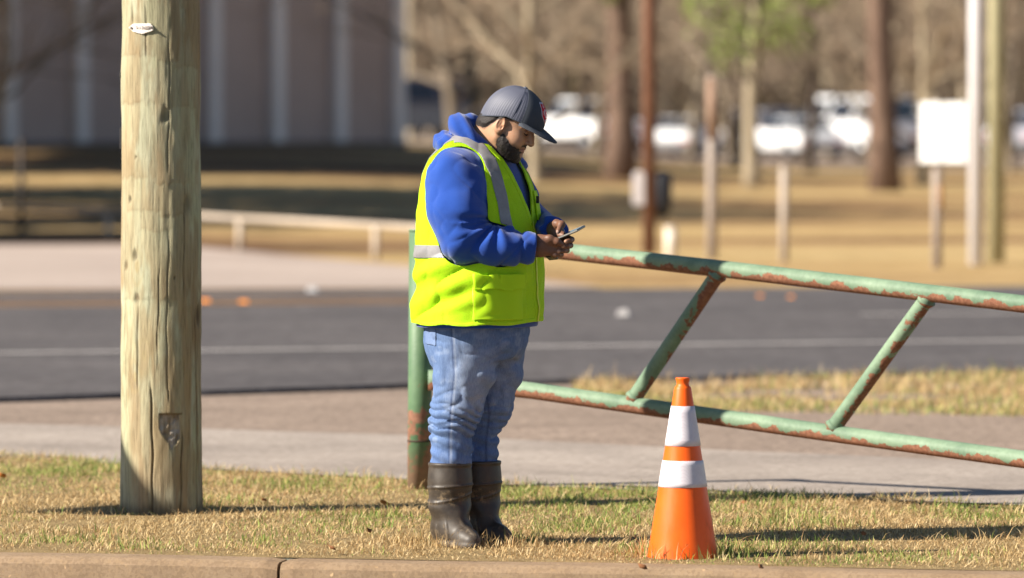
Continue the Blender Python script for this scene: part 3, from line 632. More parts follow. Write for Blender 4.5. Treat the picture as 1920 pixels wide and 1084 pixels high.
# ---- parked cars
M_GLASS = NT('car_glass', 0.08, 0.6).color((0.02, 0.022, 0.027)).m; M_TYRE = lit('tyre', (0.025, 0.025, 0.027)); M_RIM = lit('rim', (0.55, 0.55, 0.57), 0.3, metal=0.8); M_LAMP = lit('lamp_glass', (0.75, 0.74, 0.72), 0.15); M_TAIL = lit('tail_lamp', (0.4, 0.02, 0.02), 0.25)
PROF = {
 'sedan': dict(L=4.7, W=1.8, body=[(-2.33, .35), (-2.35, .75), (-2.25, .93), (-1.6, .98), (1.0, .95), (2.1, .82), (2.32, .68), (2.35, .35)], cab=[(-1.75, .95), (-1.05, 1.42), (0.25, 1.45), (1.1, .94)], wx=1.4, wr=.33),
 'suv': dict(L=4.9, W=1.95, body=[(-2.42, .42), (-2.45, .9), (-2.38, 1.1), (-1.6, 1.12), (1.1, 1.12), (2.2, 1.02), (2.42, .85), (2.45, .42)], cab=[(-2.3, 1.1), (-2.1, 1.75), (0.3, 1.8), (1.25, 1.1)], wx=1.5, wr=.38),
 'van': dict(L=5.6, W=2.0, body=[(-2.78, .4), (-2.8, 1.2), (-2.75, 1.25), (1.6, 1.25), (2.5, 1.1), (2.75, .85), (2.8, .4)], cab=[(-2.74, 1.24), (-2.65, 2.15), (1.0, 2.2), (1.9, 1.24)], wx=1.75, wr=.36),
 'pickup': dict(L=5.7, W=2.0, body=[(-2.83, .5), (-2.85, 1.12), (-0.75, 1.14), (1.3, 1.16), (2.6, 1.08), (2.82, .95), (2.85, .5)], cab=[(-0.9, 1.14), (-0.7, 1.85), (0.6, 1.88), (1.45, 1.15)], wx=1.75, wr=.4)}
def car(kind, px, dist_, yaw, c, label, name):
    d = PROF[kind]; loc = gt(px, dist_); loc.z += 0.07; o = empty(name, loc, yaw); tag(o, label, kind if kind in ('van',) else ('truck' if kind == 'pickup' else 'car'), 'vehicles parked in front of the woods')
    paint = NT('paint_' + name, 0.3, 0.6).color(c).m; paint.node_tree.nodes['Principled BSDF'].inputs['Coat Weight'].default_value = 0.5
    def ext(name, prof, w0, w1, m, parent=o, bev=0.06):
        n = len(prof); zs = [p[1] for p in prof]; z0, z1 = min(zs), max(zs); V = []
        for s in (-1, 1):
            for x, z in prof: V.append((x, s * (w0 + (w1 - w0) * (z - z0) / max(z1 - z0, .01)) / 2, z))
        F = [tuple(range(n))[::-1], tuple(range(n, 2 * n))] + [(i, (i + 1) % n, n + (i + 1) % n, n + i) for i in range(n)]
        ob = mesh_obj(name, V, F, m, parent, smooth=False)
        bm = bmesh.new(); bm.from_mesh(ob.data); bmesh.ops.recalc_face_normals(bm, faces=bm.faces); bm.to_mesh(ob.data); bm.free()
        if bev: bv = ob.modifiers.new('b', 'BEVEL'); bv.width = bev; bv.segments = 3; bv.limit_method = 'ANGLE'
        return ob
    W = d['W']; body = ext('body', d['body'], W, W * 0.97, paint, bev=0.09); cab = d['cab']; ext('cabin', cab, W * 0.92, W * 0.72, paint, bev=0.08)
    z0, z1 = cab[0][1], max(c_[1] for c_ in cab)
    def inset(zf): # x range of the cabin side at a height fraction
        z = z0 + (z1 - z0) * zf; a = cab[0][0] + (cab[1][0] - cab[0][0]) * zf; e = cab[3][0] + (cab[2][0] - cab[3][0]) * zf; return a, e, z
    a0, e0, zl = inset(0.14); a1, e1, zh = inset(0.84); nw = 3 if kind in ('suv', 'van') else 2
    for s in (-1, 1):
        wl, wh = [W * (0.92 - 0.20 * f) / 2 + 0.012 for f in (0.14, 0.84)]
        for k in range(nw):
            f0, f1 = k / nw + 0.02, (k + 1) / nw - 0.02
            V = [(a0 + (e0 - a0) * f0, s * wl, zl), (a0 + (e0 - a0) * f1, s * wl, zl), (a1 + (e1 - a1) * f1, s * wh, zh), (a1 + (e1 - a1) * f0, s * wh, zh)]
            ob = mesh_obj('side_window', V, [(0, 1, 2, 3)], M_GLASS, o, smooth=False); sd = ob.modifiers.new('s', 'SOLIDIFY'); sd.thickness = 0.02; sd.offset = 0
    for nm, (ia, ib), dx in (('rear_window', (0, 1), -1), ('windscreen', (3, 2), 1)):
        (xa, za), (xb, zb) = cab[ia], cab[ib]; nrm = Vector((zb - za, 0, xa - xb)).normalized() * 0.014 * (-1 if dx < 0 else 1)
        if nrm.x * dx < 0: nrm = -nrm
        V = []
        for f, wf in ((0.12, .84), (0.88, .68)):
            for s in (-1, 1): V.append((xa + (xb - xa) * f + nrm.x, s * W * wf / 2, za + (zb - za) * f + nrm.z))
        ob = mesh_obj(nm, [V[0], V[1], V[3], V[2]], [(0, 1, 2, 3)], M_GLASS, o, smooth=False); sd = ob.modifiers.new('s', 'SOLIDIFY'); sd.thickness = 0.02; sd.offset = 0
    for sx_ in (-1, 1):
        for s in (-1, 1):
            b = MB(); r_ = d['wr']; b.lathe([(r_ * .62, -.11), (r_ * .95, -.11), (r_, -.07), (r_, .07), (r_ * .95, .11), (r_ * .62, .11)], n=24)
            wh = b.build('wheel', M_TYRE, o, smooth=True); wh.matrix_local = Matrix.Translation((sx_ * d['wx'], s * (W / 2 - 0.07), r_)) @ Matrix.Rotation(R(90), 4, 'X')
            b = MB(); b.lathe([(0.0, .085), (r_ * .2, .09), (r_ * .62, .06), (r_ * .64, 0), (r_ * .62, -.06), (r_ * .2, -.09), (0, -.085)], n=20); b.build('rim', M_RIM, wh, smooth=True)
    fx = d['L'] / 2; hz = d['body'][-2][1] - 0.1
    for s in (-1, 1):
        for nm, xx, m in (('headlight', fx - 0.03, M_LAMP), ('tail_light', -fx + 0.03, M_TAIL)):
            b = MB(); b.box((xx, s * (W / 2 - 0.25), hz), (0.05, 0.17, 0.08)); b.build(nm, m, o, bevel=0.03)
    b = MB(); b.box((fx - 0.02, 0, 0.5), (0.06, W / 2 - .08, 0.09)); b.build('front_bumper', lit('bumper', (0.3, 0.3, 0.31), 0.35), o, bevel=0.03)
    b = MB(); b.box((-fx + 0.02, 0, 0.5), (0.06, W / 2 - .08, 0.09)); b.build('rear_bumper', lit('bumper2', (0.3, 0.3, 0.31), 0.35), o, bevel=0.03)
    return o
WHT = (0.80, 0.80, 0.80)
car('pickup', 1098, 200, R(118), WHT, 'white pickup truck right of the cap brim', 'pickup_truck')
car('sedan', 1236, 212, R(95), (0.06, 0.012, 0.018), 'dark maroon car behind the rusty brown pole', 'parked_car')
car('sedan', 1288, 205, R(70), WHT, 'white sedan right of the rusty brown pole', 'parked_car')
car('suv', 1450, 214, R(60), (0.33, 0.31, 0.33), 'silver car half hidden behind the dark trunk', 'parked_car')
car('sedan', 1492, 198, R(110), WHT, 'white sedan left of the dark trunk', 'parked_car')
car('van', 1590, 200, R(128), (0.78, 0.78, 0.79), 'white van between the dark trunk and the big pine', 'parked_van')
car('suv', 1704, 205, R(80), WHT, 'white car between the big pine and the double panel sign', 'parked_car')
car('suv', 1915, 215, R(75), (0.45, 0.45, 0.5), 'pale car cut by the right edge', 'parked_car')
car('van', 792, 196, R(35), (0.10, 0.085, 0.10), 'dark van beyond the building corner left of the man', 'parked_van')

# ---- trees
def bark(name, lo, hi): 
    t = NT(name, 0.9, 0.1); v = t.coord((1, 1, 0.3)); f = t.noise(v, 5, 5, 0.7); t.color(t.ramp(f, [(0.3, lo), (0.7, hi)])).bump(f, 0.7, 0.04); return t.m
M_PINEB = bark('pine_bark', (0.10, 0.066, 0.05), (0.21, 0.14, 0.105)); M_BARK = bark('grey_bark', (0.13, 0.105, 0.08), (0.25, 0.205, 0.155)); M_BARKD = bark('dark_bark', (0.04, 0.03, 0.025), (0.085, 0.065, 0.05)); M_PALE = bark('pale_bark', (0.30, 0.245, 0.17), (0.42, 0.35, 0.25))
M_TWIG = bark('twigs', (0.18, 0.135, 0.095), (0.33, 0.255, 0.185)); M_TWIG2 = bark('twigs_warm', (0.28, 0.205, 0.14), (0.44, 0.345, 0.245))
def branch_mesh(seed, H, r, first=1.6, nl=11, depth=3, spread=1.0, droop=0.1, nsub=(6, 6, 5)):
    q = random.Random(seed); limbs = MB(); twigs = MB()
    def grow(p, d, L, r_, lev):
        pts = [p]; n = 4 if lev else 6; dd = d.copy()
        for i in range(n):
            dd = (dd + Vector((q.gauss(0, .16), q.gauss(0, .16), q.gauss(0, .1) + (0.06 if lev < 2 else -droop)))).normalized(); pts.append(pts[-1] + dd * L / n)
        rads = [r_ * (1 - 0.75 * i / n) for i in range(n + 1)]
        (limbs if lev < 2 else twigs).tube(pts, rads, 6 if lev < 2 else 3, caps=False)
        if lev >= depth: return
        for _ in range(nsub[lev - 1] if lev else 0):
            f = q.uniform(0.25, 1.0); i = min(int(f * n), n - 1); b = pts[i].lerp(pts[i + 1], f * n - i)
            a = Vector((q.gauss(0, 1), q.gauss(0, 1), q.gauss(0.1, .7))).normalized(); nd = (dd + a * 0.95).normalized()
            grow(b, nd, L * q.uniform(0.4, 0.62), max(rads[i] * 0.55, 0.008), lev + 1)
    tp = [Vector((0, 0, -0.3))]; d = Vector((q.gauss(0, .05), q.gauss(0, .05), 1)); N = 9
    for i in range(N): d = (d + Vector((q.gauss(0, .07), q.gauss(0, .07), .05))).normalized(); tp.append(tp[-1] + d * (H + .3) / N)
    tr_ = [r * (1.25 if i == 0 else 1) * (1 - 0.8 * i / N) for i in range(N + 1)]
    limbs.tube(tp, tr_, 10, caps=False)
    for k in range(nl):
        h = first + (H - first) * (k / nl) ** 1.1; i = min(int((h + .3) / (H + .3) * N), N - 1); b = tp[i].lerp(tp[i + 1], (h + .3) / (H + .3) * N - i)
        a = q.random() * 6.283; el = q.uniform(0.15, 0.9)
        grow(b, Vector((math.cos(a) * math.cos(el), math.sin(a) * math.cos(el), math.sin(el))), (H - h) * 0.38 * spread + H * 0.2 * spread, tr_[i] * 0.5, 1)
    return limbs, twigs
def tree_proto(seed, H, r, mt, mc, **k):
    l, w = branch_mesh(seed, H, r, **k); a = l.build('trunk', mt, None, smooth=True); c_ = w.build('crown', mc, None, smooth=False)
    ml, mc_ = a.data, c_.data
    bpy.data.objects.remove(a); bpy.data.objects.remove(c_); return ml, mc_
def put_tree(name, meshes, p, rz, s, label, group=None, cat='tree'):
    o = empty(name, p, rz); o.scale = (s, s, s); tag(o, label, cat, group)
    for nm, me in zip(('trunk', 'crown'), meshes):
        if me is not None: link(bpy.data.objects.new(nm, me), o)
    return o
protos = [tree_proto(20 + i, 9 + i % 3, 0.16 + 0.03 * (i % 2), (M_BARK, M_PALE, M_BARK, M_BARKD, M_BARK)[i], (M_TWIG, M_TWIG2, M_TWIG2, M_TWIG, M_TWIG)[i], first=1.0 + 0.3 * i, nl=13, depth=3, nsub=(7, 6, 5), droop=0.02) for i in range(5)]
# nearer trees one can tell apart
def trunk_only(px, dist_, w, m, h, lean=0.0, seed=0, name='pine_tree', label='', cr=None, first=7.0):
    q = random.Random(seed); p = gt(px, dist_); o = empty(name, p); tag(o, label, 'tree')
    b = MB(); pts = []; rads = []
    for i in range(15):
        f = i / 14; pts.append((lean * f * h * 0.2 + 0.06 * math.sin(f * 9 + seed), 0.05 * math.cos(f * 7), -0.3 + f * (h + .3))); rads.append(w / 2 * (1.35 - 0.35 * min(1, f * 10)) * (1 - 0.55 * f))
    b.tube(pts, rads, 16); b.build('trunk', m, o, smooth=True)
    return o
M_NEEDLE = NT('needles', 0.7, 0.2).color((0.11, 0.16, 0.04)).m; M_NEEDLE2 = NT('needles_bright', 0.7, 0.2).color((0.23, 0.28, 0.075)).m
def clumps(name, parent, m, cents, n, size, seed):
    q = np.random.RandomState(seed); V = []; F = []
    for (cx, cy, cz_, r_) in cents:
        d = q.randn(n, 3); d /= np.linalg.norm(d, axis=1)[:, None]; P = np.array([cx, cy, cz_]) + d * (r_ * q.rand(n, 1) ** 0.5) * [1, 1, .7]
        a = q.randn(n, 3); a /= np.linalg.norm(a, axis=1)[:, None]; b_ = np.cross(a, q.randn(n, 3)); b_ /= np.linalg.norm(b_, axis=1)[:, None]
        for k in range(n):
            o_ = len(V); V += [P[k] - b_[k] * size * .25, P[k] + b_[k] * size * .25, P[k] + a[k] * size]; F.append((o_, o_ + 1, o_ + 2))
    return mesh_obj(name, V, F, m, parent, smooth=False)
def needles_top(o, h, seed, m=None):
    q = random.Random(seed); cents = [(q.gauss(0, 1.6), q.gauss(0, 1.6), h * q.uniform(0.6, 1.02), q.uniform(.6, 1.1)) for _ in range(26)]; clumps('crown', o, m or M_NEEDLE, cents, 130, 0.28, seed)
o = trunk_only(1160, 126, 0.62, M_PINEB, 17, 0.0, 1, label='thick reddish pine trunk just left of the rusty brown pole'); needles_top(o, 17, 1)
clumps('low_spray', o, M_NEEDLE2, [(-0.25, -.4, 4.3, .5), (-.1, -.3, 4.8, .6), (0.4, -.2, 5.2, .6)], 160, 0.22, 4)
o = trunk_only(1656, 120, 0.58, M_PINEB, 17, -0.05, 2, label='thick brown pine trunk between white van and road sign'); needles_top(o, 17, 2)
o = trunk_only(1411, 124, 0.33, M_PALE, 9, 0.05, 3, 'leafy_tree', 'slim pale trunk with bright green foliage right of centre')
clumps('crown', o, M_NEEDLE2, [(-.5, 0, 3.0, .8), (.2, -.2, 3.5, 1.0), (-.8, .2, 3.8, .9), (.7, 0, 3.3, .8), (.3, .2, 4.4, 1.3), (-.5, -.1, 5.0, 1.3), (.8, .3, 5.6, 1.2), (-1.1, 0, 4.4, .8), (1.3, .2, 4.2, .7)], 105, 0.20, 5)
specials = [(1518, 150, 3, .75, 'dark leaning bare tree left of the white van'), (1003, 118, 1, .7, 'pale bare tree right behind the man with the cap'), (905, 140, 2, .95, 'wide bare tree behind the hood of the man'), (1290, 165, 0, .9, 'bare tree between rusty brown pole and grey post'), (1730, 128, 1, .62, 'forked pale bare tree behind the road sign'), (1900, 150, 4, .9, 'bare tree at the right edge behind the wooden pole'), (1375, 160, 3, .8, 'dark bare tree behind the slim pale trunk')]
for px, dd, k, s, lab in specials: put_tree('bare_tree', protos[k], gt(px, dd), rnd.random() * 6.28, s, lab)
# middle row of bare trees around the parking lot, and dense evergreens added out of view to shade the lawn
for i in range(24):
    px = 770 + i * 51 + rnd.uniform(-22, 22); dd = rnd.uniform(170, 184) if i % 5 == 2 else rnd.uniform(219, 240); s = rnd.uniform(0.9, 1.35)
    put_tree('bare_tree', protos[(1, 2, 0, 4, 1)[i % 5]], gt(px, dd), rnd.random() * 6.28, s, 'bare tree with light branches standing among the parked cars', 'bare trees around the parking lot')
eg = clumps('crown', None, M_NEEDLE, [(rnd.gauss(0, 1.9), rnd.gauss(0, 1.9), rnd.uniform(5.5, 12.5), rnd.uniform(1.2, 1.9)) for _ in range(44)], 95, 0.95, 8); eg_me = eg.data; eg2 = clumps('crown', None, M_NEEDLE, [(rnd.gauss(0, 2.2), rnd.gauss(0, 2.2), rnd.uniform(5.5, 12.5), rnd.uniform(1.2, 1.9)) for _ in range(44)], 30, 0.85, 9); eg2_me = eg2.data; bpy.data.objects.remove(eg2); bpy.data.objects.remove(eg)
tk = MB().tube([(0, 0, -.3), (0.05, 0, 5), (0, 0, 12)], [.3, .24, .08], 12).build('trunk', M_PINEB, None, smooth=True); tk_me = tk.data; bpy.data.objects.remove(tk)
for px, dd in ((420, 90), (620, 97), (60, 103), (500, 103), (300, 107), (680, 109), (760, 92), (430, 122), (560, 127), (690, 131), (520, 134), (640, 138), (740, 141), (800, 134), (600, 146)):
    tx = (px - 960) / FPX * dd - 13.2; ty = dd - 4.3
    put_tree('shade_evergreen', (tk_me, eg_me if dd > 115 else eg2_me), (tx, ty, float(ter(tx, ty))), rnd.random() * 6.28, rnd.uniform(0.85, 1.1), 'dense evergreen added outside the left edge to shade the lawn', 'evergreens added for lawn shade')
# the wood behind the cars
n = 0
for i in range(74):
    px = rnd.uniform(560, 2150) if i > 16 else rnd.uniform(-900, 3300); dd = rnd.uniform(222, 300); s = rnd.uniform(0.8, 1.25)
    put_tree('bare_tree', protos[rnd.randrange(5)], gt(px, dd), rnd.random() * 6.28, s, 'bare brown tree in the blurred wood behind the parked cars', 'bare trees of the far wood')
# trees left of the view whose shade lies on the dry lawn
for px, dd, s in ((-330, 118, 1.1), (-520, 104, 1.0), (-140, 128, 1.0), (-700, 95, 1.2), (-60, 100, .9), (-420, 96, .9)):
    put_tree('bare_tree', protos[rnd.randrange(5)], gt(px, dd), rnd.random() * 6.28, s, 'bare tree on the lawn outside the left edge', 'bare trees on the lawn')
# undergrowth that reads as one mass
q = np.random.RandomState(5); n = 60000; X = q.uniform(-42, 46, n); Y = q.uniform(238, 330, n); Z = ter(X, Y); H = q.gamma(3, 1.5, n)
th = q.rand(n) * 6.283; w = q.uniform(0.02, 0.09, n); le = q.randn(n, 2) * 0.7
V = np.empty((n, 3, 3)); V[:, 0] = np.stack([X - np.cos(th) * w, Y - np.sin(th) * w, Z], -1); V[:, 1] = np.stack([X + np.cos(th) * w, Y + np.sin(th) * w, Z], -1); V[:, 2] = np.stack([X + le[:, 0], Y + le[:, 1], Z + H], -1)
cl = np.array([(0.12, 0.085, 0.057), (0.20, 0.15, 0.10), (0.055, 0.042, 0.03), (0.07, 0.08, 0.03)])[q.choice(4, n, p=[.35, .25, .3, .1])]
tag(mesh_obj('undergrowth', V.reshape(-1, 3), np.arange(n * 3).reshape(-1, 3), M_BLADE, None, False, np.repeat(cl, 3, 0)), 'tangled brown undergrowth of the far wood', 'undergrowth', kind='stuff')
t = NT('wood_floor', 0.95, 0.1); v = t.coord(); f = t.noise(v, 0.35, 6, 0.7); t.color(t.ramp(f, [(0.3, (0.035, 0.027, 0.02)), (0.5, (0.085, 0.062, 0.042)), (0.7, (0.17, 0.125, 0.085))])).bump(f, 0.8, 0.5)
XS = np.linspace(-130, 130, 60); YS = np.linspace(237, 615, 60); GXX, GYY = np.meshgrid(XS, YS); GZZ = ter(GXX, GYY) + 0.08 + sstep((GYY - 300) / 200) * 14 + 1.2 * vnoise(np.stack([GXX, GYY, GXX * 0], -1), 0.06, 3) * sstep((GYY - 260) / 60)
ii, kk = np.meshgrid(np.arange(59), np.arange(59), indexing='ij')
tag(mesh_obj('wooded_hill', np.stack([GXX, GYY, GZZ], -1).reshape(-1, 3), np.stack([ii * 60 + kk, ii * 60 + kk + 1, (ii + 1) * 60 + kk + 1, (ii + 1) * 60 + kk], -1).reshape(-1, 4), t.m), kind='structure')
# ------------------------------------------------------------------ the man with the phone
MP = gp(870, 1021); MP.z = 0
MAN = empty('person', MP)
tag(MAN, 'bearded man in cap, yellow safety vest, blue hoodie, jeans and rubber boots looking at phone', 'person')
MS = FPX / MP.y
def W(px, py, y=0.0): return np.array([(px - 870) / MS, y, (1021 - py) / MS])
BY = R(22); Fb = np.array([math.cos(BY), -math.sin(BY)]); Rb = np.array([-math.sin(BY), -math.cos(BY)])
def body_fr(p): return p[..., 0] * Fb[0] + p[..., 1] * Fb[1], p[..., 0] * Rb[0] + p[..., 1] * Rb[1]
def Bp(f, r, z): return np.array([Fb[0] * f + Rb[0] * r, Fb[1] * f + Rb[1] * r, z])

# ---- signed distance tools
def length(v): return np.sqrt((v * v).sum(-1))
def smin(a, b, k): h = np.clip(0.5 + 0.5 * (b - a) / k, 0, 1); return b * (1 - h) + a * h - k * h * (1 - h)
def smax(a, b, k): return -smin(-a, -b, k)
def cone_seg(p, a, b, ra, rb):
    a = np.asarray(a, float); b = np.asarray(b, float); ba = b - a; h = np.clip(((p - a) @ ba) / (ba @ ba), 0, 1)
    return length(p - a - h[..., None] * ba) - (ra + (rb - ra) * h)
def chain(p, pts, rads, k=0.02):
    d = None
    for a, b, ra, rb in zip(pts[:-1], pts[1:], rads[:-1], rads[1:]):
        s = cone_seg(p, a, b, ra, rb); d = s if d is None else smin(d, s, k)
    return d
def ellip(p, c, r):
    r = np.asarray(r, float); q = (p - np.asarray(c)) / r; k0 = length(q); k1 = length(q / r); return k0 * (k0 - 1) / np.maximum(k1, 1e-6)
def stack(p, tab, n=2.3):
    tab = np.array(tab); f, r = body_fr(p); z = p[..., 2]; o = np.argsort(tab[:, 0]); tab = tab[o]
    c, a, b = (np.interp(z, tab[:, 0], tab[:, k]) for k in (1, 2, 3))
    q = (np.abs((f - c) / a) ** n + np.abs(r / b) ** n) ** (1 / n); d = (q - 1) * np.minimum(a, b) * 0.9
    return np.maximum(np.maximum(d, z - tab[-1, 0]), tab[0, 0] - z)
def grid(lo, hi, h):
    ax = [np.arange(l, u + h, h) for l, u in zip(lo, hi)]; return ax, np.stack(np.meshgrid(*ax, indexing='ij'), -1)
def nets(Fv, lo, h):
    """surface nets: one vertex per cell the surface crosses, one quad per crossed grid edge"""
    s = Fv < 0; sh = tuple(n - 1 for n in Fv.shape); acc = np.zeros(sh + (3,)); cnt = np.zeros(sh)
    corners = [(i, j, k) for i in (0, 1) for j in (0, 1) for k in (0, 1)]
    def sub(A, c): return A[c[0]:c[0] + sh[0], c[1]:c[1] + sh[1], c[2]:c[2] + sh[2]]
    for a in corners:
        for ax in range(3):
            if a[ax] == 0:
                b = list(a); b[ax] = 1; fa, fb = sub(Fv, a), sub(Fv, b); x = (fa < 0) != (fb < 0)
                t_ = np.where(x, fa / np.where(x, fa - fb, 1), 0)
                for q in range(3): acc[..., q] += np.where(x, a[q] + (t_ if q == ax else 0), 0)
                cnt += x
    act = cnt > 0; idx = -np.ones(sh, int); idx[act] = np.arange(act.sum()); cell = np.stack(np.nonzero(act), -1)
    V = (cell + acc[act] / cnt[act][:, None]) * h + np.asarray(lo); quads = []
    for ax in range(3):
        o1, o2 = (ax + 1) % 3, (ax + 2) % 3; sl0 = [slice(None)] * 3; sl1 = [slice(None)] * 3; sl0[ax] = slice(0, -1); sl1[ax] = slice(1, None)
        A, B_ = s[tuple(sl0)], s[tuple(sl1)]; e = np.stack(np.nonzero(A != B_), -1)
        e = e[(e[:, o1] > 0) & (e[:, o2] > 0) & (e[:, o1] < sh[o1]) & (e[:, o2] < sh[o2])]
        if not len(e): continue
        ins = A[e[:, 0], e[:, 1], e[:, 2]]
        def cidx(d1, d2):
            c = e.copy(); c[:, o1] += d1; c[:, o2] += d2; return idx[c[:, 0], c[:, 1], c[:, 2]]
        q = np.stack([cidx(-1, -1), cidx(0, -1), cidx(0, 0), cidx(-1, 0)], -1); q[~ins] = q[~ins][:, ::-1]; quads.append(q)
    Q = np.concatenate(quads); return V, Q[(Q >= 0).all(1)]
def iso(f, lo, hi, h): ax, P = grid(lo, hi, h); return nets(f(P), lo, h)
def tri(Q): return Q if Q.shape[1] == 3 else np.concatenate([Q[:, [0, 1, 2]], Q[:, [0, 2, 3]]])
def clip(V, T, phi):
    """keep the part of a triangle mesh where phi < 0, cutting cleanly along phi = 0"""
    T = tri(T); ins = phi < 0; cn = ins[T].sum(1); out = [T[cn == 3]]; V2 = [V]; nv = len(V)
    for want in (1, 2):
        S = T[cn == want]
        if not len(S): continue
        odd = ins[S] if want == 1 else ~ins[S]; o = odd.argmax(1); S = np.stack([S[np.arange(len(S)), (o + k) % 3] for k in range(3)], -1)
        def cut(a, b): t_ = (phi[a] / (phi[a] - phi[b]))[:, None]; return V[a] + (V[b] - V[a]) * np.clip(t_, 0.001, 0.999)
        p, q = cut(S[:, 0], S[:, 1]), cut(S[:, 0], S[:, 2]); ip = nv + np.arange(len(S)); iq = ip + len(S); V2 += [p, q]; nv += 2 * len(S)
        if want == 1: out.append(np.stack([S[:, 0], ip, iq], -1))
        else: out += [np.stack([ip, S[:, 1], S[:, 2]], -1), np.stack([ip, S[:, 2], iq], -1)]
    V = np.concatenate(V2); T = np.concatenate(out); u, inv = np.unique(T, return_inverse=True); V = V[u]; T = inv.reshape(T.shape)
    key = np.round(V * 2e5).astype(np.int64); _, first, inv2 = np.unique(key, axis=0, return_index=True, return_inverse=True); inv2 = inv2.ravel()
    V = V[first]; T = inv2[T]; return V, T[(T[:, 0] != T[:, 1]) & (T[:, 1] != T[:, 2]) & (T[:, 0] != T[:, 2])]
def vnorm(V, T):
    T = tri(T); n = np.cross(V[T[:, 1]] - V[T[:, 0]], V[T[:, 2]] - V[T[:, 0]]); N = np.zeros_like(V)
    for k in range(3): np.add.at(N, T[:, k], n)
    return N / np.maximum(length(N), 1e-12)[:, None]
def smooth_v(V, Q, it=2, w=0.5):
    E = np.concatenate([Q[:, [k, (k + 1) % Q.shape[1]]] for k in range(Q.shape[1])]); E = np.concatenate([E, E[:, ::-1]]); c = np.zeros(len(V)); np.add.at(c, E[:, 0], 1)
    for _ in range(it):
        a = np.zeros_like(V); np.add.at(a, E[:, 0], V[E[:, 1]]); V = V * (1 - w) + w * a / np.maximum(c, 1)[:, None]
    return V
def cloth(name, V, Q, m, parent, thick=0.003, colors=None, offset=1):
    o = mesh_obj(name, V, Q, m, parent, True, colors)
    if thick: s_ = o.modifiers.new('thick', 'SOLIDIFY'); s_.thickness = thick; s_.offset = offset
    return o

# ---- arms, shared by sleeves and body
Sn, En, Wn = W(855, 338, -0.205), W(868, 449, -0.285), W(1006, 461, -0.262)
Sf, Ef, Wf = Bp(0.065, -0.20, 1.425), W(1006, 436, 0.13), W(1040, 428, -0.115)
def sleeve_near(p):
    return chain(p, [Sn + [0.012, 0.03, 0.03], Sn, (Sn + En) / 2 + [-0.006, -0.012, 0.0], En, (En + Wn) / 2 + [0, -.006, -.004], Wn], [0.098, 0.107, 0.105, 0.078, 0.068, 0.058], 0.05)
def sleeve_far(p):
    return chain(p, [Sf + [0, -.03, 0.02], Sf, Ef, Wf], [0.09, 0.095, 0.072, 0.052], 0.05)
TORSO = [(0.838, .055, .216, .265), (.88, .058, .222, .272), (.97, .062, .222, .272), (1.05, .064, .221, .27), (1.15, .062, .214, .262), (1.25, .060, .202, .25), (1.35, .052, .186, .238), (1.42, .046, .168, .218), (1.48, .043, .138, .182), (1.53, .04, .09, .13), (1.555, .045, .06, .08)]
VEST = [(0.80, .062, .233, .290), (.86, .062, .232, .288), (.96, .062, .230, .284), (1.05, .061, .233, .284), (1.12, .060, .229, .278), (1.25, .058, .217, .264), (1.35, .052, .202, .252), (1.42, .046, .184, .233), (1.48, .043, .154, .20), (1.53, .038, .105, .160), (1.552, .035, .075, .138), (1.57, .035, .04, .11)]

def ridge(p, sc, st, seed, pw=7):
    """narrow creases: valleys where stretched noise crosses zero"""
    return (1 - np.abs(vnoise(p * np.asarray(st), sc, seed))) ** pw
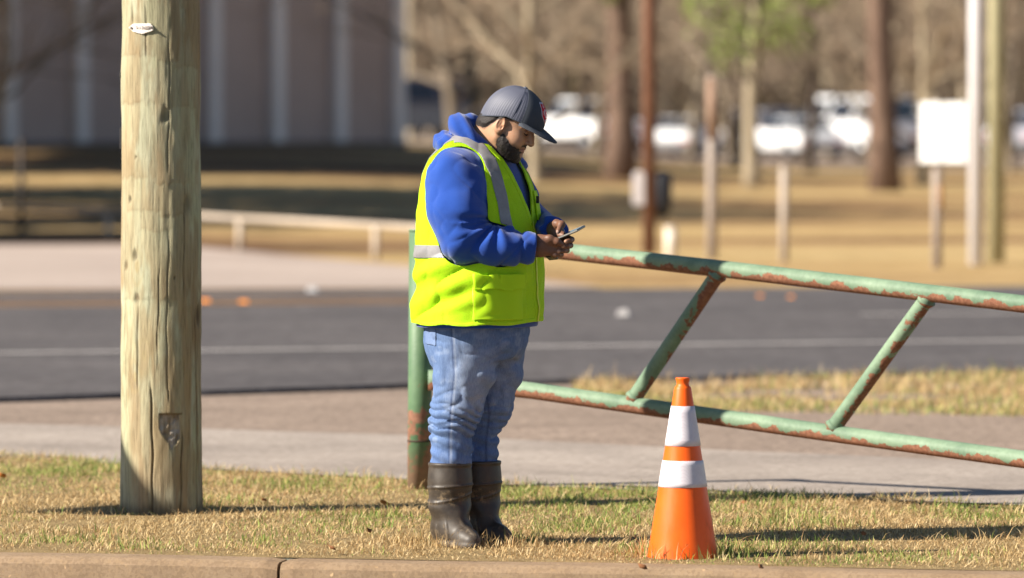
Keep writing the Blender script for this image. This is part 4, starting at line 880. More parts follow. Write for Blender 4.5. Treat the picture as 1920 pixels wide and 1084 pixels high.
# ---- hoodie
t = NT('hoodie_cotton', 0.9, 0.15); v = t.coord(); f = t.noise(v, 380, 3, 0.8); f2 = t.noise(v, 5, 4)
t.color(t.mix(t.ramp(f, [(0.35, 0.3), (0.6, 0.0)]), t.ramp(f2, [(0.3, (0.012, 0.052, 0.265)), (0.7, (0.017, 0.068, 0.32))]), (0.008, 0.034, 0.24)))
t.b.inputs['Sheen Weight'].default_value = 0.25; t.bump(f, 0.25, 0.002); M_HOOD = t.m
fa = Wn - En; fa = fa / np.linalg.norm(fa); fb = Wf - Ef; fb = fb / np.linalg.norm(fb); cuff_n = Wn - fa * 0.006; cuff_f = Wf - fb * 0.004
def hood_sdf(p):
    z = p[..., 2]; dt = stack(p, TORSO); dt = dt + 0.016 * sstep((z - 0.855) / 0.03) * sstep((1.3 - z) / 0.1)
    # folds on the sleeves: bands that fan out from the inner elbow
    sn = sleeve_near(p); q = p - (En + np.array([0.125, 0.0, 0.075])); ang_ = np.arctan2(q[..., 2], q[..., 0]); rr = length(q)
    fan = np.sin(ang_ * 7.5 + 3.2 * vnoise(p, 7, 3) + 0.8) * np.exp(-((rr - 0.10) / 0.07) ** 2)
    along = ((p - En) @ fa); wr = np.sin(along * 95 + 3.0 * vnoise(p, 13, 5) + p[..., 2] * 60) * sstep((along - 0.13) / 0.09) * 0.6
    up = sstep((z - En[2] - 0.02) / 0.08); long_ = np.sin((p[..., 0] * 48 + z * 16) + 2.2 * vnoise(p, 7, 8)) * up * 0.45
    fold = np.exp(-((p - (En + np.array([0.02, -.05, -.045])))[..., 2] / 0.03) ** 2)
    sn = sn - 0.008 * fan - 0.005 * wr - 0.005 * long_ - 0.007 * vnoise(p, 10, 2) - 0.003 * vnoise(p, 24, 4)
    q2 = p[..., 0] * 0.75 + z * 0.66; q3 = -p[..., 0] * 0.66 + z * 0.75; pr = np.stack([q2 * 0.55, p[..., 1] * 0.6, q3 * 1.7], -1)
    sn = sn + 0.007 * ridge(pr, 11, 1, 61) * sstep((En[2] + 0.12 - z) / 0.14) + 0.0035 * ridge(np.stack([q2 * 1.5, p[..., 1], q3 * 0.5], -1), 10, 1, 64) * sstep((z - En[2] - 0.02) / 0.1)
    cuffd = (p - cuff_n) @ fa; sn = sn + 0.006 * np.exp(-((cuffd + 0.055) / 0.006) ** 2); sn = smax(sn, cuffd, 0.006)
    # a seam where the sleeve is set in
    sd = length((p - (Sn + [0.0, 0.03, -0.005])) * [1.0, 1.0, 0.85]) - 0.118; sn = sn + 0.0035 * np.exp(-(sd / 0.004) ** 2)
    sf = sleeve_far(p) - 0.007 * np.sin(z * 90 + p[..., 0] * 60 + 2 * vnoise(p, 10, 6)) ; sf = smax(sf, (p - cuff_f) @ fb, 0.006)
    d = smin(dt, sn, 0.025); d = smin(d, sf, 0.03)
    # the hood: a thick collar round the neck and the bag of the hood on the back
    c = Bp(0.066, 0.0, 1.533); df = Bp(0.79, 0, -0.61); n = 30; pts = []; rads = []
    for k in range(n + 1):
        a = 2 * math.pi * k / n; ca, sa = math.cos(a), math.sin(a)
        pts.append(c + df * (0.103 * ca) + np.array([*Rb, 0]) * (0.100 * sa) + np.array([0, 0, 0.036 * abs(sa) * (1 - 0.3 * ca)])); rads.append(0.016 + 0.028 * ((1 - ca) / 2) ** 0.7)
    nz_ = 0.004 * vnoise(p, 14, 7) + 0.003 * np.sin(z * 90 + p[..., 0] * 130 + 3 * vnoise(p, 9, 9))
    near = (z > 1.36) & (length(p - c) < 0.36); ring = np.full(z.shape, 9.0); P_ = p[near]; ring[near] = chain(P_, pts, rads, 0.012)
    bag = chain(p, [Bp(0.03, -.125, 1.535), Bp(-.035, -.09, 1.53), Bp(-.066, -.03, 1.54), Bp(-.066, .03, 1.54), Bp(-.03, .09, 1.53), Bp(0.03, .12, 1.535)], [.02, .036, .042, .042, .036, .02], 0.03)
    hood = smin(ring, bag, 0.006) - nz_ + 0.006 * ridge(p, 13, (1, 1, 0.6), 66)
    # open throat inside the collar
    thro = chain(p, [c + [0, 0, -0.02], c + np.array([0.085, -0.03, 0.12])], [0.066, 0.080], 0.01)
    d = smin(d, hood, 0.014); d = smax(d, -(thro), 0.012)
    return d
V, Q = iso(hood_sdf, (-0.26, -0.44, 0.80), (0.46, 0.36, 1.70), 0.005)
V = smooth_v(V, Q, 1, 0.4)
hoodie = cloth('hoodie', V, Q, M_HOOD, MAN, 0)
b = MB(); gr = Bp(0.135, 0.055, 1.475)
M_BRASS = plain('brass', (0.45, 0.38, 0.25), 0.35, metal=0.9)
gro = mesh_obj('grommet', *(lambda m: (m.v, m.f))(MB().lathe([(0.0035, 0), (0.0045, 0.002), (0.0075, 0.002), (0.0085, 0.0), (0.0075, -.002)], n=16)), M_BRASS, hoodie)
gro.matrix_local = Matrix.Translation(W(927, 297, -0.175)) @ Matrix.Rotation(R(80), 4, 'X') @ Matrix.Rotation(R(-25), 4, 'Y')

# ---- safety vest
t = NT('vest_yellow', 0.75, 0.2); v = t.coord((1, 1, 1)); vo = t.n('TexVoronoi', Scale=150.0); t.t.links.new(v, vo.inputs['Vector']); f = t.noise(v, 12, 4)
holes = t.ramp(vo.outputs['Distance'], [(0.18, 1.0), (0.38, 0.0)])
t.color(t.mix(t.math('MULTIPLY', holes, 0.45), t.ramp(f, [(0.3, (0.52, 0.83, 0.014)), (0.7, (0.56, 0.88, 0.018))]), (0.31, 0.55, 0.01))).bump(vo.outputs['Distance'], 0.25, 0.002)
M_VESTMESH = t.m
t = NT('vest_solid', 0.7, 0.2); v = t.coord(); f = t.noise(v, 14, 4); t.color(t.ramp(f, [(0.3, (0.54, 0.84, 0.016)), (0.7, (0.58, 0.89, 0.02))])); t.bump(t.noise(v, 300, 2), 0.15, 0.002); M_VEST = t.m
for m_ in (M_VESTMESH, M_VEST):      # thin knit lets light through
    nt = m_.node_tree; tr = nt.nodes.new('ShaderNodeBsdfTranslucent'); tr.inputs[0].default_value = (0.62, 0.88, 0.015, 1); mx = nt.nodes.new('ShaderNodeMixShader'); mx.inputs[0].default_value = 0.3
    nt.links.new(nt.nodes['Principled BSDF'].outputs[0], mx.inputs[1]); nt.links.new(tr.outputs[0], mx.inputs[2]); nt.links.new(mx.outputs[0], nt.nodes['Material Output'].inputs[0])
t = NT('reflective_tape', 0.5, 0.4); v = t.coord(); f = t.noise(v, 18, 5, 0.7); t.color(t.ramp(f, [(0.3, (0.19, 0.18, 0.184)), (0.7, (0.26, 0.25, 0.252))])); M_TAPE = t.m
def hem_z(p): f, r = body_fr(p); return 0.862 - 0.012 * sstep(r / 0.25) + 0.006 * np.sin(f * 40) * 0.5
def vest_sdf(p):
    z = p[..., 2]; d = stack(p, VEST); f, r = body_fr(p); low = sstep((1.16 - z) / 0.12)
    # drag folds under the arm and across the belly
    w1 = np.sin((z * 62 - p[..., 0] * 34) + 2.4 * vnoise(p, 6, 12)) * sstep((z - 0.88) / 0.06) * low * sstep((0.13 - p[..., 0]) / 0.16)
    w2 = np.sin(f * 30 + 2.0 * vnoise(p, 5, 14)) * low * 0.5; w3 = vnoise(p, 9, 15)
    pr = np.stack([p[..., 0] * 0.55 + z * 0.45, p[..., 1] * .5, z * 1.3 - p[..., 0] * 0.7], -1); d = d + 0.0075 * ridge(pr, 9, 1, 71) * low * sstep((0.2 - p[..., 0]) / 0.2) + 0.003 * ridge(p, 12, (1.4, 1.4, .4), 73)
    return d - 0.0062 * w1 - 0.0035 * w2 - 0.006 * w3 - 0.0025 * vnoise(p, 22, 16) - 0.006 * sstep((1.2 - z) / 0.4) * np.sin(np.arctan2(r, f - .06) * 5 + z * 9)
V, Q = iso(vest_sdf, (-0.30, -0.36, 0.83), (0.40, 0.36, 1.625), 0.006)
def vest_open(V):
    f, r = body_fr(V); z = V[:, 2]; ph = hem_z(V) - z
    arm = np.minimum(np.minimum(sleeve_near(V) - 0.001, length((V - (Sn + [0.0, -0.02, 0.0])) * [1, 1, 0.9]) - 0.106), np.minimum(sleeve_far(V) - 0.001, length((V - (Sf + [0, .03, 0])) * [1, 1, .9]) - 0.10))
    ph = np.maximum(ph, -arm)
    half = np.interp(z, [1.215, 1.24, 1.36, 1.48, 1.54, 1.56, 1.62], [-0.03, 0.0, 0.046, 0.078, 0.085, 0.088, 0.2])
    neck = np.where(f > 0.02, np.maximum(np.abs(r) - half, 0.03 - f), 1.0)
    back = np.where(f <= 0.05, 1.543 + 0.0 * r - z, 1.0)                        # back neck edge under the hood
    return np.maximum(ph, -np.minimum(neck, 1.0))
ph = vest_open(V); V, T = clip(V, Q, ph)
VV, VT = V, T; VN = vnorm(VV, VT)
f, r = body_fr(VV); z = VV[:, 2]
solid = np.minimum(1.36 - z, 0.0) * 0 + np.where((z > 1.40), -1, 1)
vest = cloth('vest', VV, VT, M_VESTMESH, MAN, 0.004)
def patch(name, phi, m, lift, thick=0.002, keep=None, src=None):
    A, B_, N_ = src if src is not None else (VV, VT, VN)
    P_, T_ = clip(A + N_ * lift, B_, phi); return cloth(name, P_, T_, m, vest, thick)
rc = np.where(f > 0.02, np.interp(z, [1.25, 1.42, 1.5, 1.56], [0.168, 0.152, 0.138, 0.118]), np.interp(z, [1.4, 1.52, 1.56], [0.06, 0.105, 0.118])); armd = np.minimum(sleeve_near(VV) - 0.004, sleeve_far(VV) - 0.004)
band_ = np.abs(z - (1.128 + 0.02 * (VV[:, 0] < -9))) - 0.024
patch('reflective_stripe', band_, M_TAPE, 0.004)
for s in (1, -1): patch('reflective_stripe', np.maximum(np.abs(s * r - rc) - 0.024, np.maximum(1.16 - z, -armd)), M_TAPE, 0.0045)
# bright binding along the edges: hem, neck and arm holes, shoulder yoke
edge = -vest_open(VV)
patch('binding', np.maximum(edge * 0 + (z - hem_z(VV)) - 0.014, -1), M_VEST, 0.003)
patch('shoulder_yoke', np.maximum(1.452 - z + 0.25 * np.clip(f - 0.05, -1, 1) * (f > 0.05), np.where(np.abs(np.abs(r) - rc) < 0.026, 1, -1) * 0 - 1), M_VEST, 0.002)
half = np.interp(z, [0.85, 1.215, 1.24, 1.36, 1.48, 1.54, 1.62], [0.0, 0.0, 0.0, 0.046, 0.078, 0.085, 0.2])
patch('neck_binding', np.maximum(np.abs(np.abs(r) - half - 0.012) - 0.012, np.maximum(0.05 - f, 1.22 - z)), M_VEST, 0.0035)
patch('zip_placket', np.maximum(np.abs(r) - 0.022, np.maximum(0.1 - f, z - 1.235)), M_VEST, 0.0035)
M_ZIP = plain('zip', (0.62, 0.72, 0.05), 0.5)
patch('zip', np.maximum(np.abs(r) - 0.004, np.maximum(0.1 - f, z - 1.24)), M_ZIP, 0.0075)
# cargo pocket with flap on the near side, small pocket with a dark tab on the chest
x_ = VV[:, 0]; side = np.where(VV[:, 1] < -0.02, -1.0, 1.0)
px0, px1 = W(891, 0)[0], W(975, 0)[0]; zt, zf, zb_ = 1.045, 0.985, 0.872
def rect(x0, x1, z0, z1): return np.maximum(np.maximum(x0 - x_, x_ - x1), np.maximum(np.maximum(z0 - z, z - z1), side))
pk = patch('pocket', rect(px0, px1, zb_, zt - 0.01), M_VEST, 0.008, 0.006)
patch('pocket_flap', rect(px0 - 0.002, px1 + 0.003, zf + 0.004 * np.sin(x_ * 70), zt), M_VEST, 0.017, 0.006)
patch('seam', np.maximum(rect(px0 - 0.006, px0, 0.868, zt), -1), M_ZIP, 0.0075)
patch('chest_pocket', np.maximum(np.maximum(np.abs(r + 0.11) - 0.045, np.abs(z - 1.30) - 0.055), 0.1 - f), M_VEST, 0.007, 0.004)
tb = MB(); tb.box((0, 0, 0), (0.006, 0.006, 0.014)); o = tb.build('pocket_tab', plain('dark_tab', (0.02, 0.02, 0.02)), vest, bevel=0.002); o.location = W(1008, 373, -0.06)

# ---- jeans
t = NT('denim', 0.88, 0.15); v = t.coord(); w = t.noise(t.coord((1, 1, .12)), 320, 3, 0.8); f2 = t.noise(t.coord((1, 1, .4)), 26, 5, 0.7)
t.color(t.mix(1.0, t.mix(1.0, t.attr(), t.ramp(w, [(0.3, (0.7, 0.72, 0.76)), (0.6, (1.08, 1.07, 1.05))]), 'MULTIPLY'), t.ramp(f2, [(0.3, (0.82, 0.84, 0.88)), (0.7, (1.1, 1.1, 1.08))]), 'MULTIPLY')); t.bump(w, 0.2, 0.002); M_DENIM = t.m
NL = [(-.005, -.10, .84), (.004, -.115, .67), (-.018, -.112, .55), (-.043, -.106, .47), (-.052, -.10, .26)]; NR = [.131, .117, .098, .083, .076]
FL = [(.105, .085, .84), (.116, .08, .67), (.096, .075, .54), (.064, .07, .465), (.060, .07, .26)]; FR = [.126, .111, .092, .073, .071]
PEL = [(0.70, .05, .17, .19), (.78, .052, .188, .215), (.86, .055, .188, .218), (.95, .055, .185, .215)]
def jean_sdf(p):
    z = p[..., 2]; x = p[..., 0]; a = chain(p, [np.array(q) for q in NL], NR, 0.03); b_ = chain(p, [np.array(q) for q in FL], FR, 0.03)
    def rings(ph, sd): # stacked folds below the knee
        zz_ = z + 0.045 * vnoise(p, 6, sd) + 0.02 * vnoise(p, 15, sd + 1) + 0.3 * x * np.sin(ph * 3); m_ = np.exp(-((z - 0.47) / 0.075) ** 2) * (0.45 + 0.55 * sstep((vnoise(p, 7, sd + 5) + 0.5)))
        s_ = np.sin(zz_ * 2 * math.pi / 0.062 + ph); return (1 - np.abs(s_)) ** 1.3 * -1.3 * m_ + 0.4 * m_
    thigh = np.sin((z * 42 + x * 52) + 2.6 * vnoise(p, 6, 21)) * np.exp(-((z - 0.66) / 0.09) ** 2)
    a = a - 0.013 * rings(0.6, 3) - 0.004 * thigh; b_ = b_ - 0.012 * rings(2.2, 4) - 0.004 * thigh
    pel = smax(stack(p, PEL), 0.705 - z, 0.06); legs = smin(a, b_, 0.008)
    d = smin(legs, pel, 0.05); d = d - 0.005 * vnoise(p, 11, 23) - 0.003 * vnoise(p, 26, 25) - 0.004 * np.sin(z * 120 + x * 30 + 3 * vnoise(p, 9, 29)) * np.exp(-((z - 0.38) / 0.07) ** 2)
    d = d + 0.007 * ridge(np.stack([x * 0.7 + z * 0.4, p[..., 1] * 0.6, z * 1.5 - x * 0.6], -1), 10, 1, 81) * (0.4 + 0.6 * np.exp(-((z - 0.5) / 0.13) ** 2)) + 0.003 * ridge(p, 20, (1, 1, .8), 83)
    return np.maximum(d, 0.285 - z)
V, Q = iso(jean_sdf, (-0.22, -0.28, 0.27), (0.30, 0.25, 0.93), 0.0052)
N_ = vnorm(V, Q); x, y, z = V.T
near_leg = (chain(V, [np.array(q) for q in NL], NR, 0.03) < chain(V, [np.array(q) for q in FL], FR, 0.03)) | (z > 0.8)
fr = (V - 0)[:, 0] * Fb[0] + V[:, 1] * Fb[1]
C = np.tile(np.array([0.105, 0.165, 0.31]), (len(V), 1))
fade = np.exp(-(((x - 0.03) / 0.075) ** 2 + ((z - 0.64) / 0.17) ** 2)) * near_leg + 0.7 * np.exp(-(((x - 0.165) / 0.06) ** 2 + ((z - 0.66) / 0.15) ** 2)) * ~near_leg
C = blend(C, fade * 0.75 * (0.75 + 0.35 * fbm(V, 14, 3, 2)), (0.34, 0.385, 0.475)); C = blend(C, sstep((fbm(V * [1, 1, 1.6], 22, 3, 5) - 0.1) / 0.5) * 0.35, (0.27, 0.33, 0.46))
C = blend(C, sstep((0.42 - z) / 0.06) * 0.5, (0.09, 0.15, 0.33))
sx_n = np.interp(z, [.28, .40, .5, .66, .9], [-.056, -.056, -.052, -.036, -.05]); seam = np.exp(-((x - sx_n) / 0.004) ** 2) * near_leg * (y < -0.1)
C = blend(C, seam * 0.7, (0.045, 0.07, 0.16)); C = blend(C, np.exp(-((x - sx_n - 0.008) / 0.004) ** 2) * near_leg * (y < -.1) * 0.45, (0.42, 0.46, 0.55))
sx_f = np.interp(z, [.28, .40, .5, .66, .9], [.085, .085, .098, .075, .06]); C = blend(C, np.exp(-((x - sx_f) / 0.0045) ** 2) * ~near_leg * 0.7, (0.04, 0.06, 0.14))
jeans = mesh_obj('jeans', V, Q, M_DENIM, MAN, True, np.clip(C, 0, 1))
JT = tri(Q); ph = np.maximum(np.maximum(W(800, 0)[0] - x, x - W(819, 0)[0]), np.maximum(0.775 - 0.2 * (x + 0.13) - z, np.maximum(z - 0.9, y + 0.02)))
P_, T_ = clip(V + N_ * 0.003, Q, ph); mesh_obj('back_pocket', P_, T_, M_DENIM, jeans, True, np.tile(np.array([0.15, 0.21, 0.36]), (len(P_), 1))).modifiers.new('t', 'SOLIDIFY').thickness = 0.002

# ---- rubber boots
t = NT('boot_rubber', 0.4, 0.4); v = t.coord(); f = t.noise(v, 10, 6, 0.7); f2 = t.noise(v, 26, 5, 0.75)
sxx = t.n('SeparateXYZ'); t.t.links.new(t.n('TexCoord').outputs['Object'], sxx.inputs[0])
mud = t.math('MULTIPLY', t.ramp(f2, [(0.52, 0.0), (0.62, 1.0)]), t.ramp(sxx.outputs['Z'], [(0.0, 0.9), (0.06, 0.25), (0.15, 0.0), (0.175, 0.55), (0.215, 0.35), (0.235, 0.0)]))
cb_ = t.mix(t.ramp(f, [(0.4, 0.0), (0.75, 0.65)]), (0.034, 0.026, 0.020), (0.10, 0.078, 0.058))
t.color(t.mix(mud, cb_, (0.30, 0.215, 0.12))).rough(t.mix(mud, t.ramp(f, [(0.3, 0.36), (0.7, 0.62)]), (0.9, 0.9, 0.9))); M_BOOT = t.m
def boot_sdf(p):  # toe along +x, sole at z 0
    x, y, z = p[..., 0], p[..., 1], p[..., 2]
    sh = chain(p, [(0.0, 0, 0.34), (0.0, 0, 0.24), (-.004, 0, .15), (-.002, 0, 0.10)], [.082, .081, .074, .066], 0.03)
    ft = chain(p, [(-0.042, 0, 0.055), (0.05, 0, 0.058), (0.130, 0.004, 0.034), (0.168, 0.004, 0.028)], [.050, .049, .040, .030], 0.03)
    d = smin(sh, ft, 0.055); an = np.arctan2(y, x)
    fold = np.sin(z * 52 + 1.4 * np.cos(an + 0.6) + 1.6 * vnoise(p, 9, 41)) * np.exp(-((z - 0.125) / 0.045) ** 2); d = d - 0.006 * fold - 0.003 * vnoise(p, 12, 43)
    b1 = np.abs(z - (0.232 + 0.006 * np.cos(an - 1))) - 0.002; b2 = np.abs(z - (0.190 - 0.020 * np.cos(an + 1.55))) - 0.002; b3 = np.abs(z - 0.317) - 0.007
    for bb, hgt in ((b1, .0042), (b2, .0032), (b3, .003)): d = d - hgt * sstep(1 - bb / 0.004)
    rib = sstep((np.sin(an * 9 + z * 20) - 0.75) / 0.2) * np.exp(-((z - 0.065) / 0.03) ** 2) * (x > -0.01); d = d - 0.0035 * rib
    d = smax(d, -(chain(p, [(0, 0, .27), (0, 0, .40)], [.068, .074])), 0.004); d = smax(d, z - 0.322, 0.003)
    sole = smax(ellip(p * [1, 1, 1], (0.055, 0.003, 0.012), (0.150, 0.058, 0.05)), np.abs(z - 0.012) - 0.012, 0.004)
    heel_cut = smax(smax(d, -z, 0.006), -1, .1); return smin(heel_cut, sole, 0.004)
V, Q = iso(boot_sdf, (-0.11, -0.10, -0.008), (0.225, 0.10, 0.335), 0.0042)
boot_me = None
for (bx_, by_, rz, lab, sc_) in ((-0.052, -0.10, -60, 'muddy right boot nearest the camera', 1.0), (0.060, 0.072, -55, 'left boot half hidden behind the other', .99)):
    if boot_me is None: o = mesh_obj('boot', V, Q, M_BOOT, MAN); boot_me = o.data
    else: o = link(bpy.data.objects.new('boot', boot_me), MAN)
    o.location = (bx_, by_, 0.0); o.rotation_euler = (0, 0, R(rz)); o.scale = (0.98 * sc_, 0.98 * sc_, sc_); o['label'] = lab

# ---- head
HY, HP = R(18), R(28); Hc = W(953, 234, -0.085)
Hf = np.array([math.cos(HY) * math.cos(HP), -math.sin(HY) * math.cos(HP), -math.sin(HP)]); Hr = np.array([-math.sin(HY), -math.cos(HY), 0.0]); Hu = np.array([math.cos(HY) * math.sin(HP), -math.sin(HY) * math.sin(HP), math.cos(HP)])
HM = np.stack([Hf, Hr, Hu], 1)                       # local (forward, his right, up) to man space
def Hw(l): return Hc + np.asarray(l) @ HM.T
def Hl(p): return (np.asarray(p) - Hc) @ HM
nb = Hl(Bp(0.055, 0.0, 1.44)); nm = Hl(Bp(0.095, 0.0, 1.545))
def head_sdf(p):
    f, r, u = p[..., 0], p[..., 1], p[..., 2]; q = np.stack([f, np.abs(r), u], -1)
    d = ellip(p, (-0.006, 0, 0.045), (0.100, 0.078, 0.092))
    d = smin(d, ellip(p, (0.034, 0, -0.022), (0.066, 0.064, 0.088)), 0.03)
    d = smin(d, cone_seg(q, (-0.002, 0.048, -0.050), (0.070, 0.014, -0.088), 0.024, 0.024), 0.035)
    d = smin(d, ellip(q, (0.052, 0.040, -0.024), (0.040, 0.026, 0.036)), 0.02)
    d = smin(d, cone_seg(q, (0.083, 0.0, 0.036), (0.068, 0.045, 0.034), 0.014, 0.012), 0.014)
    d = smax(d, -ellip(q, (0.101, 0.032, 0.016), (0.020, 0.019, 0.014)), 0.016)
    d = smin(d, ellip(q, (0.0755, 0.0325, 0.0145), (0.0155, 0.0165, 0.0135)), 0.004)
    d = smin(d, chain(q, [np.array(k) for k in ((0.088, 0, 0.026), (0.103, 0, 0.002), (0.1135, 0, -0.0185))], [0.009, 0.011, 0.0135], 0.01), 0.012)
    d = smin(d, ellip(q, (0.099, 0.0145, -0.0225), (0.014, 0.0085, 0.0095)), 0.006)
    d = smax(d, -cone_seg(q, (0.106, 0.0075, -0.033), (0.1, 0.009, -0.025), 0.0035, 0.003), 0.003)
    d = smin(d, cone_seg(q, (0.097, 0.0, -0.047), (0.084, 0.022, -0.053), 0.0085, 0.005), 0.007)
    d = smin(d, cone_seg(q, (0.094, 0.0, -0.062), (0.082, 0.020, -0.059), 0.0095, 0.005), 0.007)
    d = smax(d, -cone_seg(q, (0.107, 0.0, -0.0545), (0.088, 0.024, -0.0555), 0.0022, 0.0018), 0.003)
    d = smin(d, ellip(p, (0.079, 0, -0.088), (0.020, 0.024, 0.020)), 0.02)
    # ears
    e = ellip(q, (-0.006, 0.083, 0.000), (0.020, 0.010, 0.034)); e = smin(e, ellip(q, (0.0, 0.078, -0.024), (0.011, 0.008, 0.014)), 0.006)
    e = smax(e, -ellip(q, (-0.004, 0.092, 0.003), (0.012, 0.009, 0.022)), 0.004); e = smin(e, cone_seg(q, (-0.010, 0.083, -0.01), (-0.008, 0.084, 0.014), 0.0035, 0.003), 0.004)
    e = smax(e, -ellip(q, (0.006, 0.090, -0.006), (0.006, 0.010, 0.009)), 0.004); d = smin(d, e, 0.006)
    nk = chain(p, [np.array((-0.034, 0, -0.018)), nm, nb], [0.068, 0.066, 0.078], 0.03); nk = smin(nk, ellip(p, (-0.075, 0, -0.03), (.035, .045, .05)), 0.03)
    return smin(d, nk, 0.03)
hv, hq = iso(head_sdf, (-0.20, -0.105, -0.235), (0.135, 0.105, 0.145), 0.0031)
hN = vnorm(hv, hq)
f, r, u = hv.T; ar = np.abs(r)
def beard_phi(P_):
    f, r, u = P_.T; ar = np.abs(r); cheek = np.interp(f, [-0.01, 0.012, 0.02, 0.06, 0.085, 0.12], [-0.052, -0.032, -0.022, -0.047, -0.052, -0.052])
    ph = u - cheek; ph = np.maximum(ph, np.interp(u, [-0.13, -0.10, -0.06, -0.02], [0.022, 0.015, 0.004, 0.012]) - f)
    ph = np.maximum(ph, -0.128 - u)
    mo = np.maximum(np.abs(u + 0.0395 - 0.004 * np.cos(ar * 60)) - 0.006, np.maximum(ar - 0.030, 0.07 - f)); ph = np.minimum(ph, mo)
    lips = 1 - np.sqrt((ar / 0.023) ** 2 + ((u + 0.0555) / 0.0125) ** 2); ph = np.where(f > 0.07, np.maximum(ph, lips * 0.012), ph)
    patch_ = 1 - np.sqrt((ar / 0.016) ** 2 + ((u + 0.074) / 0.011) ** 2); ph = np.where(f > 0.07, np.maximum(ph, patch_ * 0.010), ph)
    return ph
def hair_phi(P_):
    f, r, u = P_.T; ar = np.abs(r); line = np.interp(f, [-0.16, -0.11, -0.06, -0.02, 0.0, 0.02], [-0.05, -0.058, -0.046, 0.012, 0.03, 0.03])
    ph = line - u; ph = np.maximum(ph, f - 0.03); return np.maximum(ph, u - 0.11)
skin = np.tile(np.array([0.47, 0.265, 0.16]), (len(hv), 1)); nzs = fbm(hv, 45, 3, 3)
skin = blend(skin, 0.35 * sstep((nzs + 0.1) / 0.6), (0.40, 0.21, 0.125))
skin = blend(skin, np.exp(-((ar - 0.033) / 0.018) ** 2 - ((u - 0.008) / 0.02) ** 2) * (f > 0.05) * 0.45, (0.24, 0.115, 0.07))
skin = blend(skin, np.exp(-(ar / 0.02) ** 2 - ((u + 0.0555) / 0.010) ** 2) * (f > 0.07) * 0.8, (0.42, 0.17, 0.135))
skin = blend(skin, np.exp(-((ar - .083) / .012) ** 2 - (u / 0.03) ** 2) * 0.35, (0.48, 0.22, 0.13))
burn = np.exp(-((f - 0.02) / 0.009) ** 2) * (u > -0.05) * (u < 0.05) * (ar > 0.04); skin = blend(skin, burn * 0.6 * (0.7 + 0.6 * fbm(hv, 160, 2, 4)), (0.05, 0.03, 0.022)); bp_ = beard_phi(hv); hp_ = hair_phi(hv)
skin = blend(skin, sstep((0.014 - bp_) / 0.024) * 0.85, (0.035, 0.022, 0.016)); skin = blend(skin, sstep((0.010 - hp_) / 0.018) * 0.8, (0.04, 0.026, 0.02))
t = NT('skin', 0.5, 0.4); v = t.coord(); f_ = t.noise(v, 220, 3, 0.7); t.color(t.attr()).bump(f_, 0.12, 0.001); t.b.inputs['Subsurface Weight'].default_value = 0.12; t.b.inputs['Subsurface Radius'].default_value = (0.012, 0.005, 0.003); t.b.inputs['Subsurface Scale'].default_value = 0.5; M_SKIN = t.m

# ---- hands
def finger(p, pts, rads, k=0.004): return chain(p, [np.asarray(q) for q in pts], rads, k)
HD = 0.0; yn = -0.275
def hand_near(p):
    wr = W(1000, 460, -0.258); kn = W(1037, 456, -0.272)
    d = chain(p, [wr - fa * 0.06, wr, W(1012, 459, -.264)], [0.031, 0.030, 0.031], 0.02)
    d = smin(d, chain(p, [W(1014, 451, -.268), W(1037, 451, -.272)], [.026, .0165], 0.02), 0.018)
    d = smin(d, chain(p, [W(1014, 466, -.262), W(1036, 466, -.268)], [.025, .0155], 0.02), 0.018)
    for (kx, ky), (mx, my), (tx, ty) in (((1036, 450), (1052, 457), (1050, 461)), ((1037, 457), (1049, 464), (1042, 466)), ((1035, 464), (1044, 470), (1036, 473)), ((1032, 470), (1038, 475), (1030, 478))):
        d = smin(d, finger(p, [W(kx, ky, -.270), W(mx, my, -.262), W(tx, ty, -.232)], [.0105, .0095, .008]), 0.006)
    d = smin(d, finger(p, [W(1010, 444, -.272), W(1030, 444, -.287), W(1044, 449, -.290), W(1053, 454, -.287)], [.0165, .0135, .0115, .0085], 0.01), 0.012)
    return d - 0.0008 * vnoise(p, 60, 50)
def hand_far(p):
    d = chain(p, [Wf - fb * 0.05, Wf, W(1043, 432, -.16)], [0.029, 0.028, 0.028], 0.02)
    d = smin(d, chain(p, [W(1044, 436, -.165), W(1056, 440, -.205)], [.026, .015], 0.02), 0.018); d = smin(d, chain(p, [W(1044, 447, -.165), W(1050, 462, -.205)], [.024, .014], 0.02), 0.018)
    for (kx, ky), (mx, my), (tx, ty) in (((1057, 438), (1071, 446), (1060, 449)), ((1057, 447), (1069, 457), (1054, 458)), ((1053, 456), (1062, 466), (1046, 467)), ((1047, 464), (1051, 474), (1038, 473))):
        d = smin(d, finger(p, [W(kx, ky, -.205), W(mx, my, -.236), W((mx + tx) / 2 + 1, (my + ty) / 2, -.262), W(tx, ty, -.272)], [.0105, .0102, .0092, .0078]), 0.005)
    d = smin(d, finger(p, [W(1036, 428, -.155), W(1043, 417, -.185), W(1052, 418, -.215), W(1046, 431, -.243)], [.019, .0155, .0135, .0095], 0.01), 0.012)
    return d - 0.0008 * vnoise(p, 60, 51)
parts_v, parts_q, parts_c = [Hw(hv)], [tri(hq)], [skin]
